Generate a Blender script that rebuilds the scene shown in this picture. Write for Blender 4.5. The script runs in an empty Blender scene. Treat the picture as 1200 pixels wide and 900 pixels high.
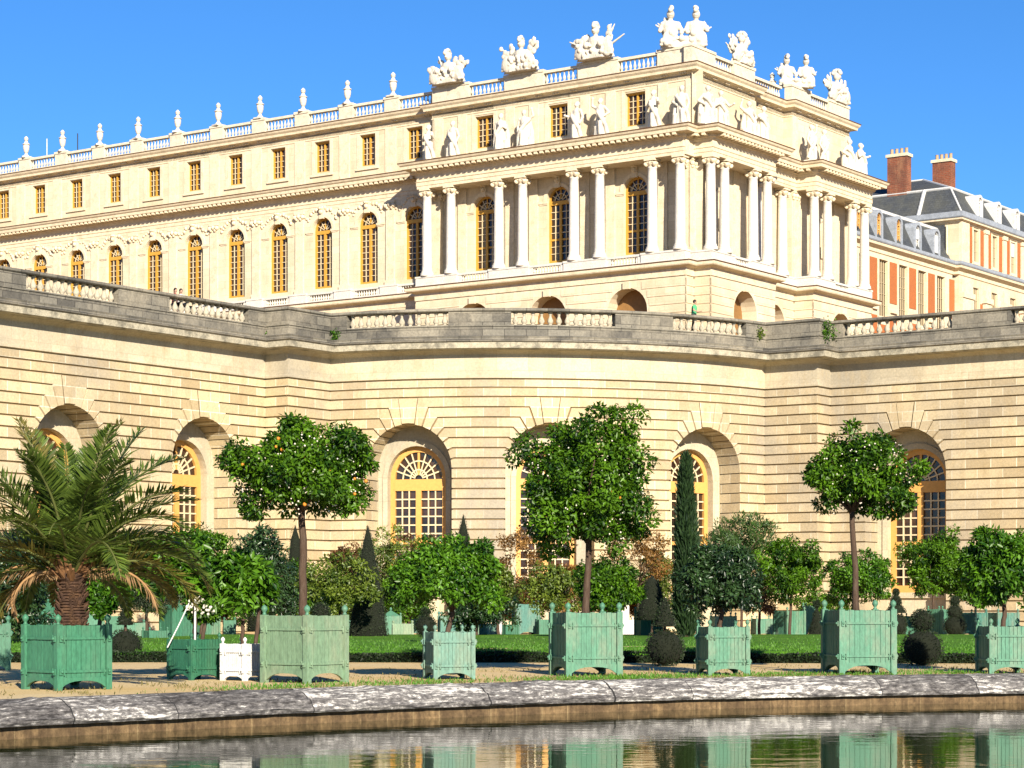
import bpy, bmesh, math, random
import numpy as np
from mathutils import Vector, Matrix
R = math.radians
random.seed(7)
scene = bpy.context.scene
col = scene.collection
F, CX, HZ = 2600.0, 600.0, 705.0          # focal length, centre column and horizon row in photograph pixels
EYE = 1.6
def at(px, py, d):
    return Vector(((px - CX) / F * d, d, EYE + (HZ - py) / F * d))
def unit(x, y):
    l = math.hypot(x, y); return (x / l, y / l)
DW = unit(.5755, .8178)                    # depth axis of the buildings
DS = (-DW[1], DW[0])                       # width axis, pointing left

# ------------------------------------------------------------------ objects
def tag(o, label=None, cat=None, group=None, kind=None):
    if label: o['label'] = label
    if cat: o['category'] = cat
    if group: o['group'] = group
    if kind: o['kind'] = kind
    return o
def thing(name, label, cat, loc=(0, 0, 0), rz=0, group=None):
    o = bpy.data.objects.new(name, None); col.objects.link(o)
    o.empty_display_size = .3
    o.location = loc; o.rotation_euler = (0, 0, rz)
    return tag(o, label, cat, group)
def root_of(p):
    while p is not None and p.parent is not None: p = p.parent
    return p
def link(name, me, parent=None, loc=None, rz=0):
    o = bpy.data.objects.new(name, me); col.objects.link(o)
    if parent is not None: o.parent = parent
    if loc is not None: o.location = loc
    if rz: o.rotation_euler = (0, 0, rz)
    return o
def copy_tree(o, parent=None):
    c = o.copy(); col.objects.link(c); c.parent = parent
    for ch in list(o.children): copy_tree(ch, c)
    return c

class MB:
    def __init__(s): s.v = []; s.f = []; s.uv = {}
    def add(s, pts, faces, uvs=None):
        b = len(s.v); s.v += [tuple(p) for p in pts]
        for i, f in enumerate(faces):
            if uvs: s.uv[len(s.f)] = [uvs[k] for k in f]
            s.f.append([b + k for k in f])
    def face(s, pts, uvs=None):
        b = len(s.v); s.v += [tuple(p) for p in pts]
        if uvs: s.uv[len(s.f)] = uvs
        s.f.append(list(range(b, b + len(pts))))
    def box(s, x0, x1, y0, y1, z0, z1, rz=0, c=None, M=None, ch=0):
        p = [(x0, y0, z0), (x1, y0, z0), (x1, y1, z0), (x0, y1, z0), (x0, y0, z1), (x1, y0, z1), (x1, y1, z1), (x0, y1, z1)]
        if M is not None: p = [M(*q) for q in p]
        s.add(p, [(0, 3, 2, 1), (4, 5, 6, 7), (0, 1, 5, 4), (1, 2, 6, 5), (2, 3, 7, 6), (3, 0, 4, 7)])
    def lathe(s, prof, n=12, c=(0, 0, 0), rz=0, fold=0, fn=0, cap=True, sx=1, sy=1):
        b = len(s.v)
        for r, z in prof:
            for i in range(n):
                a = 2 * math.pi * i / n + rz
                rr = r * (1 + fold * math.cos(fn * a + z * 2)) if fold else r
                s.v.append((c[0] + rr * math.cos(a) * sx, c[1] + rr * math.sin(a) * sy, c[2] + z))
        for k in range(len(prof) - 1):
            for i in range(n):
                j = (i + 1) % n
                s.f.append([b + k * n + i, b + k * n + j, b + (k + 1) * n + j, b + (k + 1) * n + i])
        if cap:
            s.f.append([b + i for i in range(n - 1, -1, -1)])
            s.f.append([b + (len(prof) - 1) * n + i for i in range(n)])
    def tube(s, pts, rad, n=8, cap=True):
        pts = [Vector(p) for p in pts]
        if not hasattr(rad, '__len__'): rad = [rad] * len(pts)
        b = len(s.v); ref = None
        for k, p in enumerate(pts):
            d = (pts[min(k + 1, len(pts) - 1)] - pts[max(k - 1, 0)]).normalized()
            if ref is None:
                ref = Vector((1, 0, 0)) if abs(d.x) < .8 else Vector((0, 1, 0))
            x = (ref - d * ref.dot(d)).normalized(); y = d.cross(x); ref = x
            for i in range(n):
                a = 2 * math.pi * i / n
                s.v.append(tuple(p + (x * math.cos(a) + y * math.sin(a)) * rad[k]))
        for k in range(len(pts) - 1):
            for i in range(n):
                j = (i + 1) % n
                s.f.append([b + k * n + i, b + k * n + j, b + (k + 1) * n + j, b + (k + 1) * n + i])
        if cap:
            s.f.append([b + i for i in range(n - 1, -1, -1)])
            s.f.append([b + (len(pts) - 1) * n + i for i in range(n)])
    def ball(s, c, r, n=10, m=6, sc=(1, 1, 1), M=None):
        c = Vector(c); b = len(s.v); pts = []
        pts.append(Vector((0, 0, -1)))
        for k in range(1, m):
            t = -math.pi / 2 + math.pi * k / m
            for i in range(n):
                a = 2 * math.pi * i / n
                pts.append(Vector((math.cos(t) * math.cos(a), math.cos(t) * math.sin(a), math.sin(t))))
        pts.append(Vector((0, 0, 1)))
        for p in pts:
            q = Vector((p.x * r * sc[0], p.y * r * sc[1], p.z * r * sc[2]))
            if M is not None: q = M @ q
            s.v.append(tuple(c + q))
        for i in range(n): s.f.append([b, b + 1 + (i + 1) % n, b + 1 + i])
        for k in range(m - 2):
            for i in range(n):
                j = (i + 1) % n
                s.f.append([b + 1 + k * n + i, b + 1 + k * n + j, b + 1 + (k + 1) * n + j, b + 1 + (k + 1) * n + i])
        t = b + 1 + (m - 1) * n
        for i in range(n): s.f.append([t, b + 1 + (m - 2) * n + i, b + 1 + (m - 2) * n + (i + 1) % n])
    def capsule(s, p0, p1, r0, r1=None, n=10):
        r1 = r0 if r1 is None else r1
        s.tube([p0, p1], [r0, r1], n); s.ball(p0, r0, n, 6); s.ball(p1, r1, n, 6)
    def prism(s, poly, z0, z1, M=None):
        n = len(poly); pts = [(x, y, z0) for x, y in poly] + [(x, y, z1) for x, y in poly]
        if M is not None: pts = [M(*p) for p in pts]
        s.add(pts, [list(range(n - 1, -1, -1)), list(range(n, 2 * n))] + [(i, (i + 1) % n, n + (i + 1) % n, n + i) for i in range(n)])
    def sweep(s, path, prof, closed=False, uoff=0):
        """profile [(out, z)] swept along a plan path; out is to the right of travel"""
        n = len(path); rings = []; S = [uoff]
        for i in range(1, n): S.append(S[-1] + math.hypot(path[i][0] - path[i - 1][0], path[i][1] - path[i - 1][1]))
        for i in range(n):
            a = path[i - 1] if (i > 0 or closed) else None
            c = path[(i + 1) % n] if (i < n - 1 or closed) else None
            p = path[i]
            n1 = unit(p[1] - a[1], -(p[0] - a[0])) if a else None
            n2 = unit(c[1] - p[1], -(c[0] - p[0])) if c else None
            n1 = n1 or n2; n2 = n2 or n1
            k = 1 + n1[0] * n2[0] + n1[1] * n2[1]
            m = ((n1[0] + n2[0]) / max(k, .2), (n1[1] + n2[1]) / max(k, .2))
            rings.append([(p[0] + m[0] * d, p[1] + m[1] * d, z) for d, z in prof])
        q = len(prof); L = [0]
        for i in range(1, q): L.append(L[-1] + math.hypot(prof[i][0] - prof[i - 1][0], prof[i][1] - prof[i - 1][1]))
        for i in range(n if closed else n - 1):
            j = (i + 1) % n
            for k in range(q - 1):
                s.face([rings[i][k], rings[j][k], rings[j][k + 1], rings[i][k + 1]],
                       [(S[i], L[k]), (S[j] if j else S[-1] + 1, L[k]), (S[j] if j else S[-1] + 1, L[k + 1]), (S[i], L[k + 1])])
        if not closed:
            s.face(list(reversed(rings[0]))); s.face(rings[-1])
    def mesh(s, name, mat, origin=(0, 0, 0), smooth=False):
        me = bpy.data.meshes.new(name)
        o = origin
        me.from_pydata([(x - o[0], y - o[1], z - o[2]) for x, y, z in s.v], [], s.f)
        uvl = me.uv_layers.new(name='UVMap')
        buf = np.zeros(len(me.loops) * 2)
        V = s.v
        for pi, p in enumerate(me.polygons):
            ls = p.loop_start
            if pi in s.uv:
                for k, u in enumerate(s.uv[pi]): buf[2 * (ls + k)] = u[0]; buf[2 * (ls + k) + 1] = u[1]
            else:
                nx, ny, nz = p.normal
                fi = s.f[pi]
                if abs(nz) > .75:
                    for k, vi in enumerate(fi): buf[2 * (ls + k)] = V[vi][0]; buf[2 * (ls + k) + 1] = V[vi][1]
                else:
                    l = math.hypot(nx, ny) or 1; tx, ty = -ny / l, nx / l
                    for k, vi in enumerate(fi):
                        buf[2 * (ls + k)] = V[vi][0] * tx + V[vi][1] * ty; buf[2 * (ls + k) + 1] = V[vi][2]
        uvl.data.foreach_set('uv', buf)
        if mat is not None:
            for m in (mat if isinstance(mat, (list, tuple)) else [mat]): me.materials.append(m)
        if smooth: me.polygons.foreach_set('use_smooth', [True] * len(me.polygons))
        me.update()
        return me
    def build(s, name, mat, parent=None, local=False, smooth=False):
        o = (0, 0, 0)
        if parent is not None and not local: o = root_of(parent).location
        return link(name, s.mesh(name, mat, o, smooth), parent)

def baked(mb, name, mat, voxel, noise=0, nscale=.2, smooth=True):
    """union of overlapping closed pieces into one continuous surface"""
    me = mb.mesh(name + '_raw', mat)
    o = bpy.data.objects.new(name, me); col.objects.link(o)
    m = o.modifiers.new('u', 'REMESH'); m.mode = 'VOXEL'; m.voxel_size = voxel; m.use_smooth_shade = smooth
    sm = o.modifiers.new('s', 'SMOOTH'); sm.iterations = 2; sm.factor = .4
    dg = bpy.context.evaluated_depsgraph_get()
    out = bpy.data.meshes.new_from_object(o.evaluated_get(dg))
    out.name = name
    bpy.data.objects.remove(o); bpy.data.meshes.remove(me)
    out.materials.clear()
    if mat is not None: out.materials.append(mat)
    return out

# ------------------------------------------------------------------ materials
ALB = .66          # all paint and stone tones below are written for a bright print; this brings them to real-world albedo
class NT:
    def __init__(s, name):
        s.m = bpy.data.materials.new(name); s.m.use_nodes = True
        s.t = s.m.node_tree; s.t.nodes.clear()
        s.out = s.n('ShaderNodeOutputMaterial'); s.b = s.n('ShaderNodeBsdfPrincipled')
        s.l(s.b.outputs[0], s.out.inputs[0])
    def n(s, t, **kw):
        x = s.t.nodes.new(t)
        for k, v in kw.items(): setattr(x, k, v)
        return x
    def l(s, a, b): s.t.links.new(a, b)
    def uv(s):
        return s.n('ShaderNodeUVMap', uv_map='UVMap').outputs[0]
    def obj(s): return s.n('ShaderNodeTexCoord').outputs['Object']
    def geo(s): return s.n('ShaderNodeNewGeometry').outputs['Position']
    def mapping(s, vec, scale=(1, 1, 1), loc=(0, 0, 0)):
        m = s.n('ShaderNodeMapping'); s.l(vec, m.inputs[0]); m.inputs['Scale'].default_value = scale; m.inputs['Location'].default_value = loc
        return m.outputs[0]
    def noise(s, vec, scale=1, detail=6, rough=.6, dist=0):
        x = s.n('ShaderNodeTexNoise'); s.l(vec, x.inputs['Vector']); x.inputs['Scale'].default_value = scale
        x.inputs['Detail'].default_value = detail; x.inputs['Roughness'].default_value = rough; x.inputs['Distortion'].default_value = dist
        return x.outputs['Fac']
    def ramp(s, fac, stops):
        r = s.n('ShaderNodeValToRGB'); s.l(fac, r.inputs[0]); e = r.color_ramp.elements
        while len(e) < len(stops): e.new(.5)
        for i, (p, c) in enumerate(stops):
            e[i].position = p; e[i].color = (c, c, c, 1) if not hasattr(c, '__len__') else (*c, 1)
        return r.outputs[0]
    def mix(s, fac, a, b, mode='MIX'):
        x = s.n('ShaderNodeMix', data_type='RGBA', blend_type=mode)
        for q, (sock, val) in enumerate(((x.inputs[0], fac), (x.inputs[6], a), (x.inputs[7], b))):
            if hasattr(val, 'links') or hasattr(val, 'is_output'): s.l(val, sock)
            elif hasattr(val, '__len__'): sock.default_value = (*val, 1)
            else: sock.default_value = val if q == 0 else (val, val, val, 1)
        return x.outputs[2]
    def math(s, op, a, b=0):
        x = s.n('ShaderNodeMath', operation=op)
        for sock, val in ((x.inputs[0], a), (x.inputs[1], b)):
            if hasattr(val, 'is_output'): s.l(val, sock)
            else: sock.default_value = val
        return x.outputs[0]
    def bump(s, h, strength=.3, dist=.02):
        x = s.n('ShaderNodeBump'); s.l(h, x.inputs['Height']); x.inputs['Strength'].default_value = strength; x.inputs['Distance'].default_value = dist
        s.l(x.outputs[0], s.b.inputs['Normal']); return x
    def set(s, color=None, rough=None, spec=None, metal=None):
        for nm, v in (('Base Color', color), ('Roughness', rough), ('Specular IOR Level', spec), ('Metallic', metal)):
            if v is None: continue
            if nm == 'Base Color': v = s.mix(1.0, v, (ALB, ALB, ALB), 'MULTIPLY') if hasattr(v, 'is_output') else tuple(q * ALB for q in v)
            if hasattr(v, 'is_output'): s.l(v, s.b.inputs[nm])
            elif hasattr(v, '__len__'): s.b.inputs[nm].default_value = (*v, 1)
            else: s.b.inputs[nm].default_value = v
        return s.m

def ashlar(name, c1, c2, bw, bh, mortar, stain, stain_amt, big=.12, bump=.25, msize=.012, zoff=0, cstain2=None, fine=.35):
    t = NT(name)
    uv = t.mapping(t.uv(), loc=(0, zoff, 0))
    br = t.n('ShaderNodeTexBrick'); t.l(uv, br.inputs['Vector'])
    br.inputs['Scale'].default_value = 1; br.inputs['Mortar Size'].default_value = msize; br.inputs['Mortar Smooth'].default_value = .3
    br.inputs['Brick Width'].default_value = bw; br.inputs['Row Height'].default_value = bh; br.offset = .47
    br.inputs['Bias'].default_value = -.1
    br.inputs['Color1'].default_value = (*c1, 1); br.inputs['Color2'].default_value = (*c2, 1); br.inputs['Mortar'].default_value = (*mortar, 1)
    g = t.geo()
    n1 = t.noise(g, big, 5, .65, .4)
    n2 = t.noise(t.mapping(g, (1, 1, .35)), 1.3, 8, .7)
    n3 = t.noise(g, 9, 6, .65)
    c = t.mix(t.math('MULTIPLY', t.ramp(n1, [(.42, 0), (.68, 1)]), stain_amt), br.outputs[0], stain)
    c = t.mix(t.math('MULTIPLY', t.ramp(n2, [(.5, 0), (.75, 1)]), stain_amt * .9), c, cstain2 or stain)
    c = t.mix(fine, c, t.ramp(n3, [(.25, .45), (.75, 1.25)]), 'MULTIPLY')
    h = t.math('ADD', t.math('MULTIPLY', n3, .5), t.math('MULTIPLY', br.outputs['Fac'], -.6))
    t.bump(h, bump, .03)
    return t.set(c, .85, .25)

def plain(name, c, rough=.6, var=.25, scale=6, spec=.3, bump=.15, dirt=None, dirt_amt=0, stretch=(1, 1, 1)):
    t = NT(name); g = t.obj()
    n = t.noise(t.mapping(g, stretch), scale, 6, .65)
    cc = t.mix(var, c, t.ramp(n, [(.25, .3), (.75, 1.5)]), 'MULTIPLY')
    if dirt: cc = t.mix(t.math('MULTIPLY', t.ramp(t.noise(t.mapping(g, stretch), scale * .35, 7, .7), [(.48, 0), (.62, 1)]), dirt_amt), cc, dirt)
    if dirt: cc = t.mix(.45, cc, t.ramp(t.noise(t.mapping(g, stretch), scale * 4, 5, .7), [(.3, .45), (.55, 1.0), (.75, 1.4)]), 'MULTIPLY')
    t.bump(n, bump, .01)
    return t.set(cc, rough, spec)

def leafmat(name, dark, light, rough=.38, trans=.25, spec=.5):
    t = NT(name)
    a = t.n('ShaderNodeAttribute', attribute_name='tint')
    sep = t.n('ShaderNodeSeparateColor'); t.l(a.outputs['Color'], sep.inputs[0])
    c = t.mix(sep.outputs[0], dark, light)
    t.set(c, rough, spec)
    tr = t.n('ShaderNodeBsdfTranslucent'); t.l(t.mix(1.0, c, (1.0, .95, .35), 'MULTIPLY'), tr.inputs[0])
    mx = t.n('ShaderNodeMixShader'); mx.inputs[0].default_value = trans
    t.l(t.b.outputs[0], mx.inputs[1]); t.l(tr.outputs[0], mx.inputs[2]); t.l(mx.outputs[0], t.out.inputs[0])
    return t.m

# stone of the terrace building (warm, patchy) and of the palace (paler)
M_ORG = ashlar('terrace_limestone', (.86, .70, .43), (.51, .39, .22), 1.45, .5437, (.98, .88, .66), (.42, .37, .29), .9, big=.10, bump=.35, msize=.03, fine=.45, cstain2=(.50, .38, .21))
M_JOINT = plain('joint_shade_and_grime', (.30, .21, .11), .95, .4, 5, .1, .2)  # dark brown paints the groove shade, along with joint grime
M_ORGP = ashlar('terrace_limestone_plain', (.76, .66, .47), (.64, .55, .38), 1.7, 1.29, (.55, .46, .31), (.40, .36, .29), .8, big=.14, bump=.3, fine=.45, zoff=-13.5, cstain2=(.52, .40, .23))
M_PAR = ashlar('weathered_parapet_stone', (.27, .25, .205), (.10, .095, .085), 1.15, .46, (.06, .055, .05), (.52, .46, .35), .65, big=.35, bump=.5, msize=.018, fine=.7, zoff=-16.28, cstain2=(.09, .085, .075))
M_FASC = plain('pale_fascia_stone', (.55, .50, .38), .9, .45, 4, .2, .3, (.16, .15, .12), .7)
M_BAL = plain('baluster_stone', (.58, .52, .40), .9, .4, 8, .2, .3, (.25, .23, .18), .5)
M_PAL = ashlar('palace_limestone', (.95, .82, .60), (.82, .69, .49), 1.6, .62, (.66, .54, .36), (.68, .54, .34), .65, big=.2, bump=.15, msize=.012, fine=.3)
M_PALT = plain('palace_trim_stone', (.95, .81, .58), .8, .22, 4, .2, .12, (.60, .47, .30), .4)
M_MARB = plain('white_marble', (.88, .83, .74), .55, .12, 3, .3, .08, (.66, .62, .54), .35)
M_ROOFB = plain('roof_balustrade_stone', (.90, .80, .62), .7, .2, 4, .2, .1, (.5, .44, .33), .4)
M_STAT = plain('statue_stone', (.84, .77, .65), .7, .2, 4, .25, .2, (.55, .49, .38), .4)
M_OCH = plain('ochre_painted_wood', (.70, .38, .06), .5, .15, 6, .3, .05)
M_OCHL = plain('pale_yellow_painted_wood', (.80, .43, .12), .5, .2, 6, .3, .05)
M_MUNT = plain('pale_glazing_bar_paint', (.80, .66, .42), .5, .12, 6, .3, .05)
M_LEAD = plain('grey_lead', (.42, .46, .52), .5, .3, 3, .4, .1, (.25, .28, .32), .4)
M_WHITE = plain('white_paint', (.82, .82, .80), .5, .12, 6, .3, .05, (.5, .48, .42), .25)
M_SLATE = ashlar('roof_slate', (.065, .076, .095), (.10, .112, .13), .35, .22, (.04, .045, .055), (.15, .15, .115), .5, big=.3, bump=.4, fine=.5)
M_DOOR = plain('brown_arch_door_wood', (.34, .18, .06), .6, .3, 5)
M_FLASH = plain('brown_weathered_ledge', (.15, .075, .04), .9, .3, 4, .1, .1)
M_BRICK = ashlar('red_brick', (.38, .105, .05), (.25, .075, .04), .5, .17, (.36, .22, .14), (.16, .07, .05), .9, big=.5, bump=.4, msize=.02, fine=.7, cstain2=(.5, .26, .14))
M_ORNG = ashlar('orange_brick', (.60, .19, .06), (.50, .15, .05), .24, .08, (.56, .2, .06), (.42, .15, .06), .4, bump=.2, fine=.3)
def glassmat():
    t = NT('window_glass'); g = t.geo()
    c = t.ramp(t.noise(g, .9, 3, .5), [(.32, (.012, .008, .007)), (.55, (.05, .022, .013)), (.72, (.10, .05, .025))])
    t.bump(t.noise(g, 1.6, 2, .5), .25, .05)
    return t.set(c, .08, .6)
M_GLASS = glassmat()
M_BARK = plain('grey_brown_bark', (.10, .065, .045), .9, .6, 14, .15, .8, (.16, .12, .09), .5, (3, 3, .6))
M_IRON = plain('dark_iron', (.03, .03, .03), .5, .2, 10)
M_SOIL = plain('dark_soil', (.05, .035, .025), 1, .5, 20)
# ------------------------------------------------------------------ masonry helpers; M(u, d, z) maps wall coordinates to the world
def ubox(mb, M, u0, u1, d0, d1, z0, z1):
    p = [M(u0, d0, z0), M(u1, d0, z0), M(u1, d1, z0), M(u0, d1, z0), M(u0, d0, z1), M(u1, d0, z1), M(u1, d1, z1), M(u0, d1, z1)]
    mb.add(p, [(0, 1, 2, 3), (7, 6, 5, 4), (4, 5, 1, 0), (5, 6, 2, 1), (6, 7, 3, 2), (7, 4, 0, 3)])
def ubar(mb, M, a, b, w, d0, d1):
    dx, dz = b[0] - a[0], b[1] - a[1]; l = math.hypot(dx, dz); nx, nz = -dz / l * w / 2, dx / l * w / 2
    q = [(a[0] + nx, a[1] + nz), (a[0] - nx, a[1] - nz), (b[0] - nx, b[1] - nz), (b[0] + nx, b[1] + nz)]
    p = [M(u, d0, z) for u, z in q] + [M(u, d1, z) for u, z in q]
    mb.add(p, [(0, 1, 2, 3), (7, 6, 5, 4), (0, 4, 5, 1), (1, 5, 6, 2), (2, 6, 7, 3), (3, 7, 4, 0)])
def uquad(mb, M, u0, u1, z0, z1, d=0, nu=1):
    for i in range(nu):
        a = u0 + (u1 - u0) * i / nu; b = u0 + (u1 - u0) * (i + 1) / nu
        mb.face([M(a, d, z0), M(b, d, z0), M(b, d, z1), M(a, d, z1)], [(a, z0), (b, z0), (b, z1), (a, z1)])
def arc_pts(uc, r, zs, n=14):
    return [(uc - r * math.cos(math.pi * i / n), zs + r * math.sin(math.pi * i / n)) for i in range(n + 1)]
def outline(uc, r, zb, zs, arch):
    return [(uc - r, zb)] + (arc_pts(uc, r, zs) if arch else [(uc - r, zs), (uc + r, zs)]) + [(uc + r, zb)]
def bay(mb, M, u0, u1, z0, z1, op=None, d=0, dep=.4, nu=1, ring=None):
    """wall face with one opening (uc, half width, sill, spring, arched) and its reveals"""
    if op is None: uquad(mb, M, u0, u1, z0, z1, d, nu); return
    uc, r, zb, zs, arch = op
    uquad(mb, M, u0, uc - r, z0, z1, d, nu); uquad(mb, M, uc + r, u1, z0, z1, d, nu)
    if zb > z0: uquad(mb, M, uc - r, uc + r, z0, zb, d)
    top = arc_pts(uc, r, zs) if arch else [(uc - r, zs), (uc + r, zs)]
    for a, b in zip(top, top[1:]):
        mb.face([M(a[0], d, a[1]), M(b[0], d, b[1]), M(b[0], d, z1), M(a[0], d, z1)], [a, b, (b[0], z1), (a[0], z1)])
    ol = outline(uc, r, zb, zs, arch); l = 0
    for a, b in zip(ol, ol[1:]):
        e = math.hypot(b[0] - a[0], b[1] - a[1])
        mb.face([M(a[0], d, a[1]), M(a[0], d - dep, a[1]), M(b[0], d - dep, b[1]), M(b[0], d, b[1])], [(0, a[1]), (dep, a[1]), (dep, b[1]), (0, b[1])])
        l += e
    if zb > z0: mb.face([M(uc - r, d, zb), M(uc + r, d, zb), M(uc + r, d - dep, zb), M(uc - r, d - dep, zb)])
def archivolt(mb, M, uc, r, w, zs, d0, d1, n=16):
    a = arc_pts(uc, r, zs, n); b = arc_pts(uc, r + w, zs, n)
    for i in range(n):
        q = [a[i], a[i + 1], b[i + 1], b[i]]
        mb.face([M(u, d1, z) for u, z in reversed(q)])
        mb.face([M(b[i][0], d0, b[i][1]), M(b[i][0], d1, b[i][1]), M(b[i + 1][0], d1, b[i + 1][1]), M(b[i + 1][0], d0, b[i + 1][1])])
        mb.face([M(a[i][0], d1, a[i][1]), M(a[i][0], d0, a[i][1]), M(a[i + 1][0], d0, a[i + 1][1]), M(a[i + 1][0], d1, a[i + 1][1])])
def casement(name, parent, M, uc, r, zb, zs, arch, d, cols, rows, mat, bw=.05, fw=.13, mul=.16, tr=.2, spokes=5, rings=(.5,), pane_split=None, dt=.1, mm=None):
    """window part: frame, muntins; glass is its sub-part"""
    f = MB()
    for s in (-1, 1): ubox(f, M, uc + s * (r - fw / 2) - fw / 2, uc + s * (r - fw / 2) + fw / 2, d - dt, d + dt, zb, zs)
    ubox(f, M, uc - r + fw, uc + r - fw, d - dt, d + dt, zb, zb + fw * 1.3)
    ubox(f, M, uc - r + fw, uc + r - fw, d - dt, d + dt * 1.1, zs - tr, zs)
    ubox(f, M, uc - mul / 2, uc + mul / 2, d - dt * .9, d + dt * .9, zb + fw * 1.3, zs - tr)
    z0, z1 = zb + fw * 1.3, zs - tr; m = MB()
    for s in (-1, 1):
        a, b = (uc - r + fw, uc - mul / 2) if s < 0 else (uc + mul / 2, uc + r - fw)
        for i in range(1, cols):
            u = a + (b - a) * i / cols; ubox(m, M, u - bw / 2, u + bw / 2, d - .03, d + .045, z0, z1)
        for k in range(1, rows):
            z = z0 + (z1 - z0) * k / rows; w = bw / 2 * (2.6 if pane_split and k in pane_split else 1)
            ubox(f if pane_split and k in pane_split else m, M, a, b, d - .028, d + .043, z - w, z + w)
    if arch:
        archivolt(f, M, uc, r - fw, fw, zs, d - dt, d + dt)
        ri = r - fw
        for q in rings:
            ar = arc_pts(uc, ri * q, zs, 10)
            for a, b in zip(ar, ar[1:]): ubar(m, M, a, b, bw, d - .03, d + .045)
        for k in range(1, spokes):
            t = math.pi * k / spokes; st = .16
            ubar(f if k * 2 == spokes else m, M, (uc + ri * st * math.cos(t), zs + ri * st * math.sin(t)), (uc + ri * math.cos(t), zs + ri * math.sin(t)), bw * (1.8 if k * 2 == spokes else 1), d - .028, d + .043)
    w = f.build(name, mat, parent)
    if m.v: m.build('glazing_bars', mm or M_MUNT, w)
    g = MB(); ol = outline(uc, r - .02, zb, zs, arch)
    g.face([M(u, d - .05, z) for u, z in reversed(ol)])
    g.build('glass', M_GLASS, w)
    return w
def baluster_prof(h, r):
    return [(r * .8, 0), (r * .8, h * .07), (r * .5, h * .1), (r * .62, h * .16), (r, h * .3), (r * .86, h * .44), (r * .42, h * .66), (r * .4, h * .78), (r * .62, h * .83), (r * .45, h * .87), (r * .8, h * .92), (r * .8, h)]

# ------------------------------------------------------------------ the terrace building (wall with arches, round bastion between two wings)
C_L = (-9.855, 120.3); C_R = (14.14, 124.2)
P2 = (C_L[0] - DW[0] * 3.5, C_L[1] - DW[1] * 3.5); P1 = (P2[0] + DS[0] * 1.6, P2[1] + DS[1] * 1.6)
P3 = (C_R[0] - DS[0] * 3.3, C_R[1] - DS[1] * 3.3); P4 = (P3[0] + DW[0] * 1.6, P3[1] + DW[1] * 1.6)
LW, RW = 34.0, 34.0
PL = (P1[0] - DW[0] * LW, P1[1] - DW[1] * LW); PR = (P4[0] - DS[0] * RW, P4[1] - DS[1] * RW)
chord = math.hypot(C_R[0] - C_L[0], C_R[1] - C_L[1]); sag = 4.0
RC = (chord * chord / 4 + sag * sag) / (2 * sag)
cd = unit(C_R[0] - C_L[0], C_R[1] - C_L[1]); ax = (cd[1], -cd[0])
CC = ((C_L[0] + C_R[0]) / 2 - ax[0] * (RC - sag), (C_L[1] + C_R[1]) / 2 - ax[1] * (RC - sag))
HA = math.asin(chord / 2 / RC); ARC = 2 * RC * HA
def seg_map(a, b):
    d = unit(b[0] - a[0], b[1] - a[1]); n = (d[1], -d[0])
    return lambda u, o, z: (a[0] + d[0] * u + n[0] * o, a[1] + d[1] * u + n[1] * o, z)
def arc_map(u, o, z):
    t = -HA + u / RC; c, s = math.cos(t), math.sin(t); r = RC + o
    return (CC[0] + r * (ax[0] * c + cd[0] * s), CC[1] + r * (ax[1] * c + cd[1] * s), z)
NARC = 36
ARCP = [arc_map(ARC * i / NARC, 0, 0)[:2] for i in range(NARC + 1)]
WALLPATH = [PL, P1, P2] + ARCP + [P3, P4, PR]
def arc_at_px(px):
    lo, hi = 0, ARC
    for _ in range(50):
        m = (lo + hi) / 2; p = arc_map(m, 0, 0)
        if CX + F * p[0] / p[1] < px: lo = m
        else: hi = m
    return lo
ORG = thing('orangery_building', 'long cream stone terrace building with deep round arches and a blackened parapet on top', 'building', ((C_L[0] + C_R[0]) / 2, 119, 0))
RA, ZS, CH = 2.4, 8.6992, .5437
TH = [0, 12, 24, 36, 47.5, 59, 71, 82]
def strip(mb, M, low, high, ends=(None, None), d=0):
    """one rusticated course: chamfered front face between two polylines, ends may be deep jambs"""
    def ins(g):
        lo, hi = [], []
        for a, b in zip(low, high):
            l = math.hypot(b[0] - a[0], b[1] - a[1]) or 1; x, z = (b[0] - a[0]) / l * g, (b[1] - a[1]) / l * g
            lo.append((a[0] + x, a[1] + z)); hi.append((b[0] - x, b[1] - z))
        return lo, hi
    lo1, hi1 = ins(.05); lo0, hi0 = ins(.026); n = len(low)
    P = lambda q, o: M(q[0], o, q[1])
    for i in range(n - 1):
        mb.face([P(lo1[i], d), P(lo1[i + 1], d), P(hi1[i + 1], d), P(hi1[i], d)], [lo1[i], lo1[i + 1], hi1[i + 1], hi1[i]])
        for A, B in ((lo0, lo1), (hi1, hi0)):
            dA, dB = (d - .105, d) if A is lo0 else (d, d - .105)
            mb.face([P(A[i], dA), P(A[i + 1], dA), P(B[i + 1], dB), P(B[i], dB)], [A[i], A[i + 1], B[i + 1], B[i]])
    for e, k in ((ends[0], 0), (ends[1], n - 1)):
        if e is None: continue
        q = [(lo1[k], d), (hi1[k], d), (hi0[k], d - .05), (hi0[k], d - e), (lo0[k], d - e), (lo0[k], d - .05)]
        pts = [P(a, o) for a, o in q]; uvs = [(a[0] + o, a[1]) for a, o in q]
        if k: pts.reverse(); uvs.reverse()
        mb.face(pts, uvs)
def lin(a, b, n): return [(a[0] + (b[0] - a[0]) * i / n, a[1] + (b[1] - a[1]) * i / n) for i in range(n + 1)]
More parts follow.
